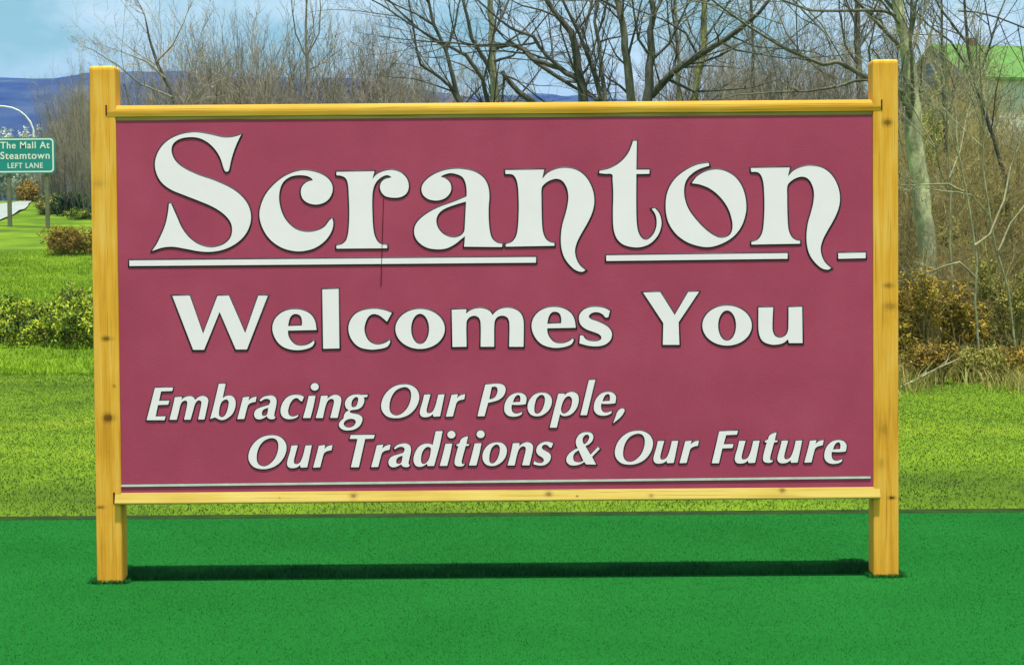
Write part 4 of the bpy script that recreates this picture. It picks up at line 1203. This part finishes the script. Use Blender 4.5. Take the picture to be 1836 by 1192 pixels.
rs_part('border', [rrect(x0 + .035, x1 - .035, z0 + .035, z1 - .035, .11), rrect(x0 + .075, x1 - .075, z0 + .075, z1 - .075, .08)], -.013, .003, M_rwhite, rpan)
def text(s, pxl, pxr, pyb, pyt, capratio=.73):
    cu = bpy.data.curves.new('text', 'FONT')
    cu.body = s
    cu.space_character = 1.12
    cu.extrude = .002
    cu.offset = .012
    ob = bpy.data.objects.new('text', cu); COL.objects.link(ob)
    me = bpy.data.meshes.new_from_object(ob.evaluated_get(bpy.context.evaluated_depsgraph_get()))
    bpy.data.objects.remove(ob); bpy.data.curves.remove(cu)
    vx = [v.co.x for v in me.vertices]; vy = [v.co.y for v in me.vertices]
    a, b = at(pxl, pyb, RY), at(pxr, pyt, RY)
    sx = (b.x - a.x) / (max(vx) - min(vx)); sz = (b.z - a.z) / (max(vy) - min(vy))
    for v in me.vertices:
        v.co = Vector((a.x + (v.co.x - min(vx)) * sx - off[0], -.0135 - v.co.z, a.z + (v.co.y - min(vy)) * sz - off[1]))
    bm = bmesh.new(); bm.from_mesh(me); bpy.data.meshes.remove(me)
    todo = set(bm.verts)
    while todo:
        stack = [todo.pop()]; isl = set(stack)
        while stack:
            for e_ in stack.pop().link_edges:
                for v in e_.verts:
                    if v in todo:
                        todo.discard(v); isl.add(v); stack.append(v)
        ix = {v: k for k, v in enumerate(isl)}
        fs = {f for v in isl for f in v.link_faces}
        m2 = bpy.data.meshes.new('letter')
        m2.from_pydata([tuple(v.co) for v in isl], [], [[ix[v] for v in f.verts] for f in fs])
        link('letter', m2, M_rwhite, rpan)
    bm.free()
text('The Mall At', 1, 89, 267, 254)
text('Steamtown', 1, 89, 286, 272)
text('LEFT LANE', 14, 77, 302, 292)
for px in (15, 83):
    p = at(px, 300, RY)
    w_ = 3.4 * (RY + 6.4) / FPX
    g = hz(p.x, RY) - .3
    bm = box_bm(-w_, w_, .012, .012 + 2 * w_, g - gp.z, z1 - .1 - gp.z, .01)
    o = link('post', bm_mesh('post', bm), M_steel, rsn)
    o.location = (p.x - off[0], 0, 0)

M_lamp = mat_noise('white_pole', [(.3, (.62, .66, .66)), (.7, (.72, .75, .75))], 1.0, rough=.4)
LY = 95.0
w = Wood(1)
lpx = [(62, 330), (61, 260), (60, 232), (55, 220), (46, 208), (35, 199), (22, 193.5), (8, 191), (-10, 190), (-28, 192)]
pts = [tuple(at(x, y, LY)) for x, y in lpx]
g = hz(pts[0][0], LY)
pts = [(pts[0][0], LY, g - .2)] + pts
w.add('pole', pts, [.1] + [.09] * 2 + [.05] * 2 + [.035] * 6, 8)
lamp = empty('street_lamp', (pts[0][0], LY, g))
tag(lamp, 'white curved lamp pole arching in from the left above the road sign', 'street lamp')
link('pole', w.mesh('pole', 'pole', lamp.location), M_lamp, lamp)
e = at(-36, 195, LY) - lamp.location
bm = bmesh.new()
bmesh.ops.create_uvsphere(bm, u_segments=12, v_segments=8, radius=1)
for v in bm.verts:
    v.co = Vector((v.co.x * .38 + e.x, v.co.y * .16 + e.y, v.co.z * .11 + e.z))
link('lamp_head', bm_mesh('lamp_head', bm, True), M_lamp, lamp)

# pale trees in the valley beyond the road
for i, (px, yt, wpx) in enumerate([(8, 236, 46), (34, 226, 34), (58, 218, 40), (78, 226, 34), (-20, 230, 44), (100, 222, 40)]):
    Y = 150 + 8 * i % 30
    p = at(px, yt, Y)
    g = hz(p.x, Y)
    sc = (Y + 6.4) / FPX
    h = p.z - g; wd_ = wpx * sc / 2
    r = random.Random(120 + i)
    root = empty('spring_tree', (p.x, Y, g))
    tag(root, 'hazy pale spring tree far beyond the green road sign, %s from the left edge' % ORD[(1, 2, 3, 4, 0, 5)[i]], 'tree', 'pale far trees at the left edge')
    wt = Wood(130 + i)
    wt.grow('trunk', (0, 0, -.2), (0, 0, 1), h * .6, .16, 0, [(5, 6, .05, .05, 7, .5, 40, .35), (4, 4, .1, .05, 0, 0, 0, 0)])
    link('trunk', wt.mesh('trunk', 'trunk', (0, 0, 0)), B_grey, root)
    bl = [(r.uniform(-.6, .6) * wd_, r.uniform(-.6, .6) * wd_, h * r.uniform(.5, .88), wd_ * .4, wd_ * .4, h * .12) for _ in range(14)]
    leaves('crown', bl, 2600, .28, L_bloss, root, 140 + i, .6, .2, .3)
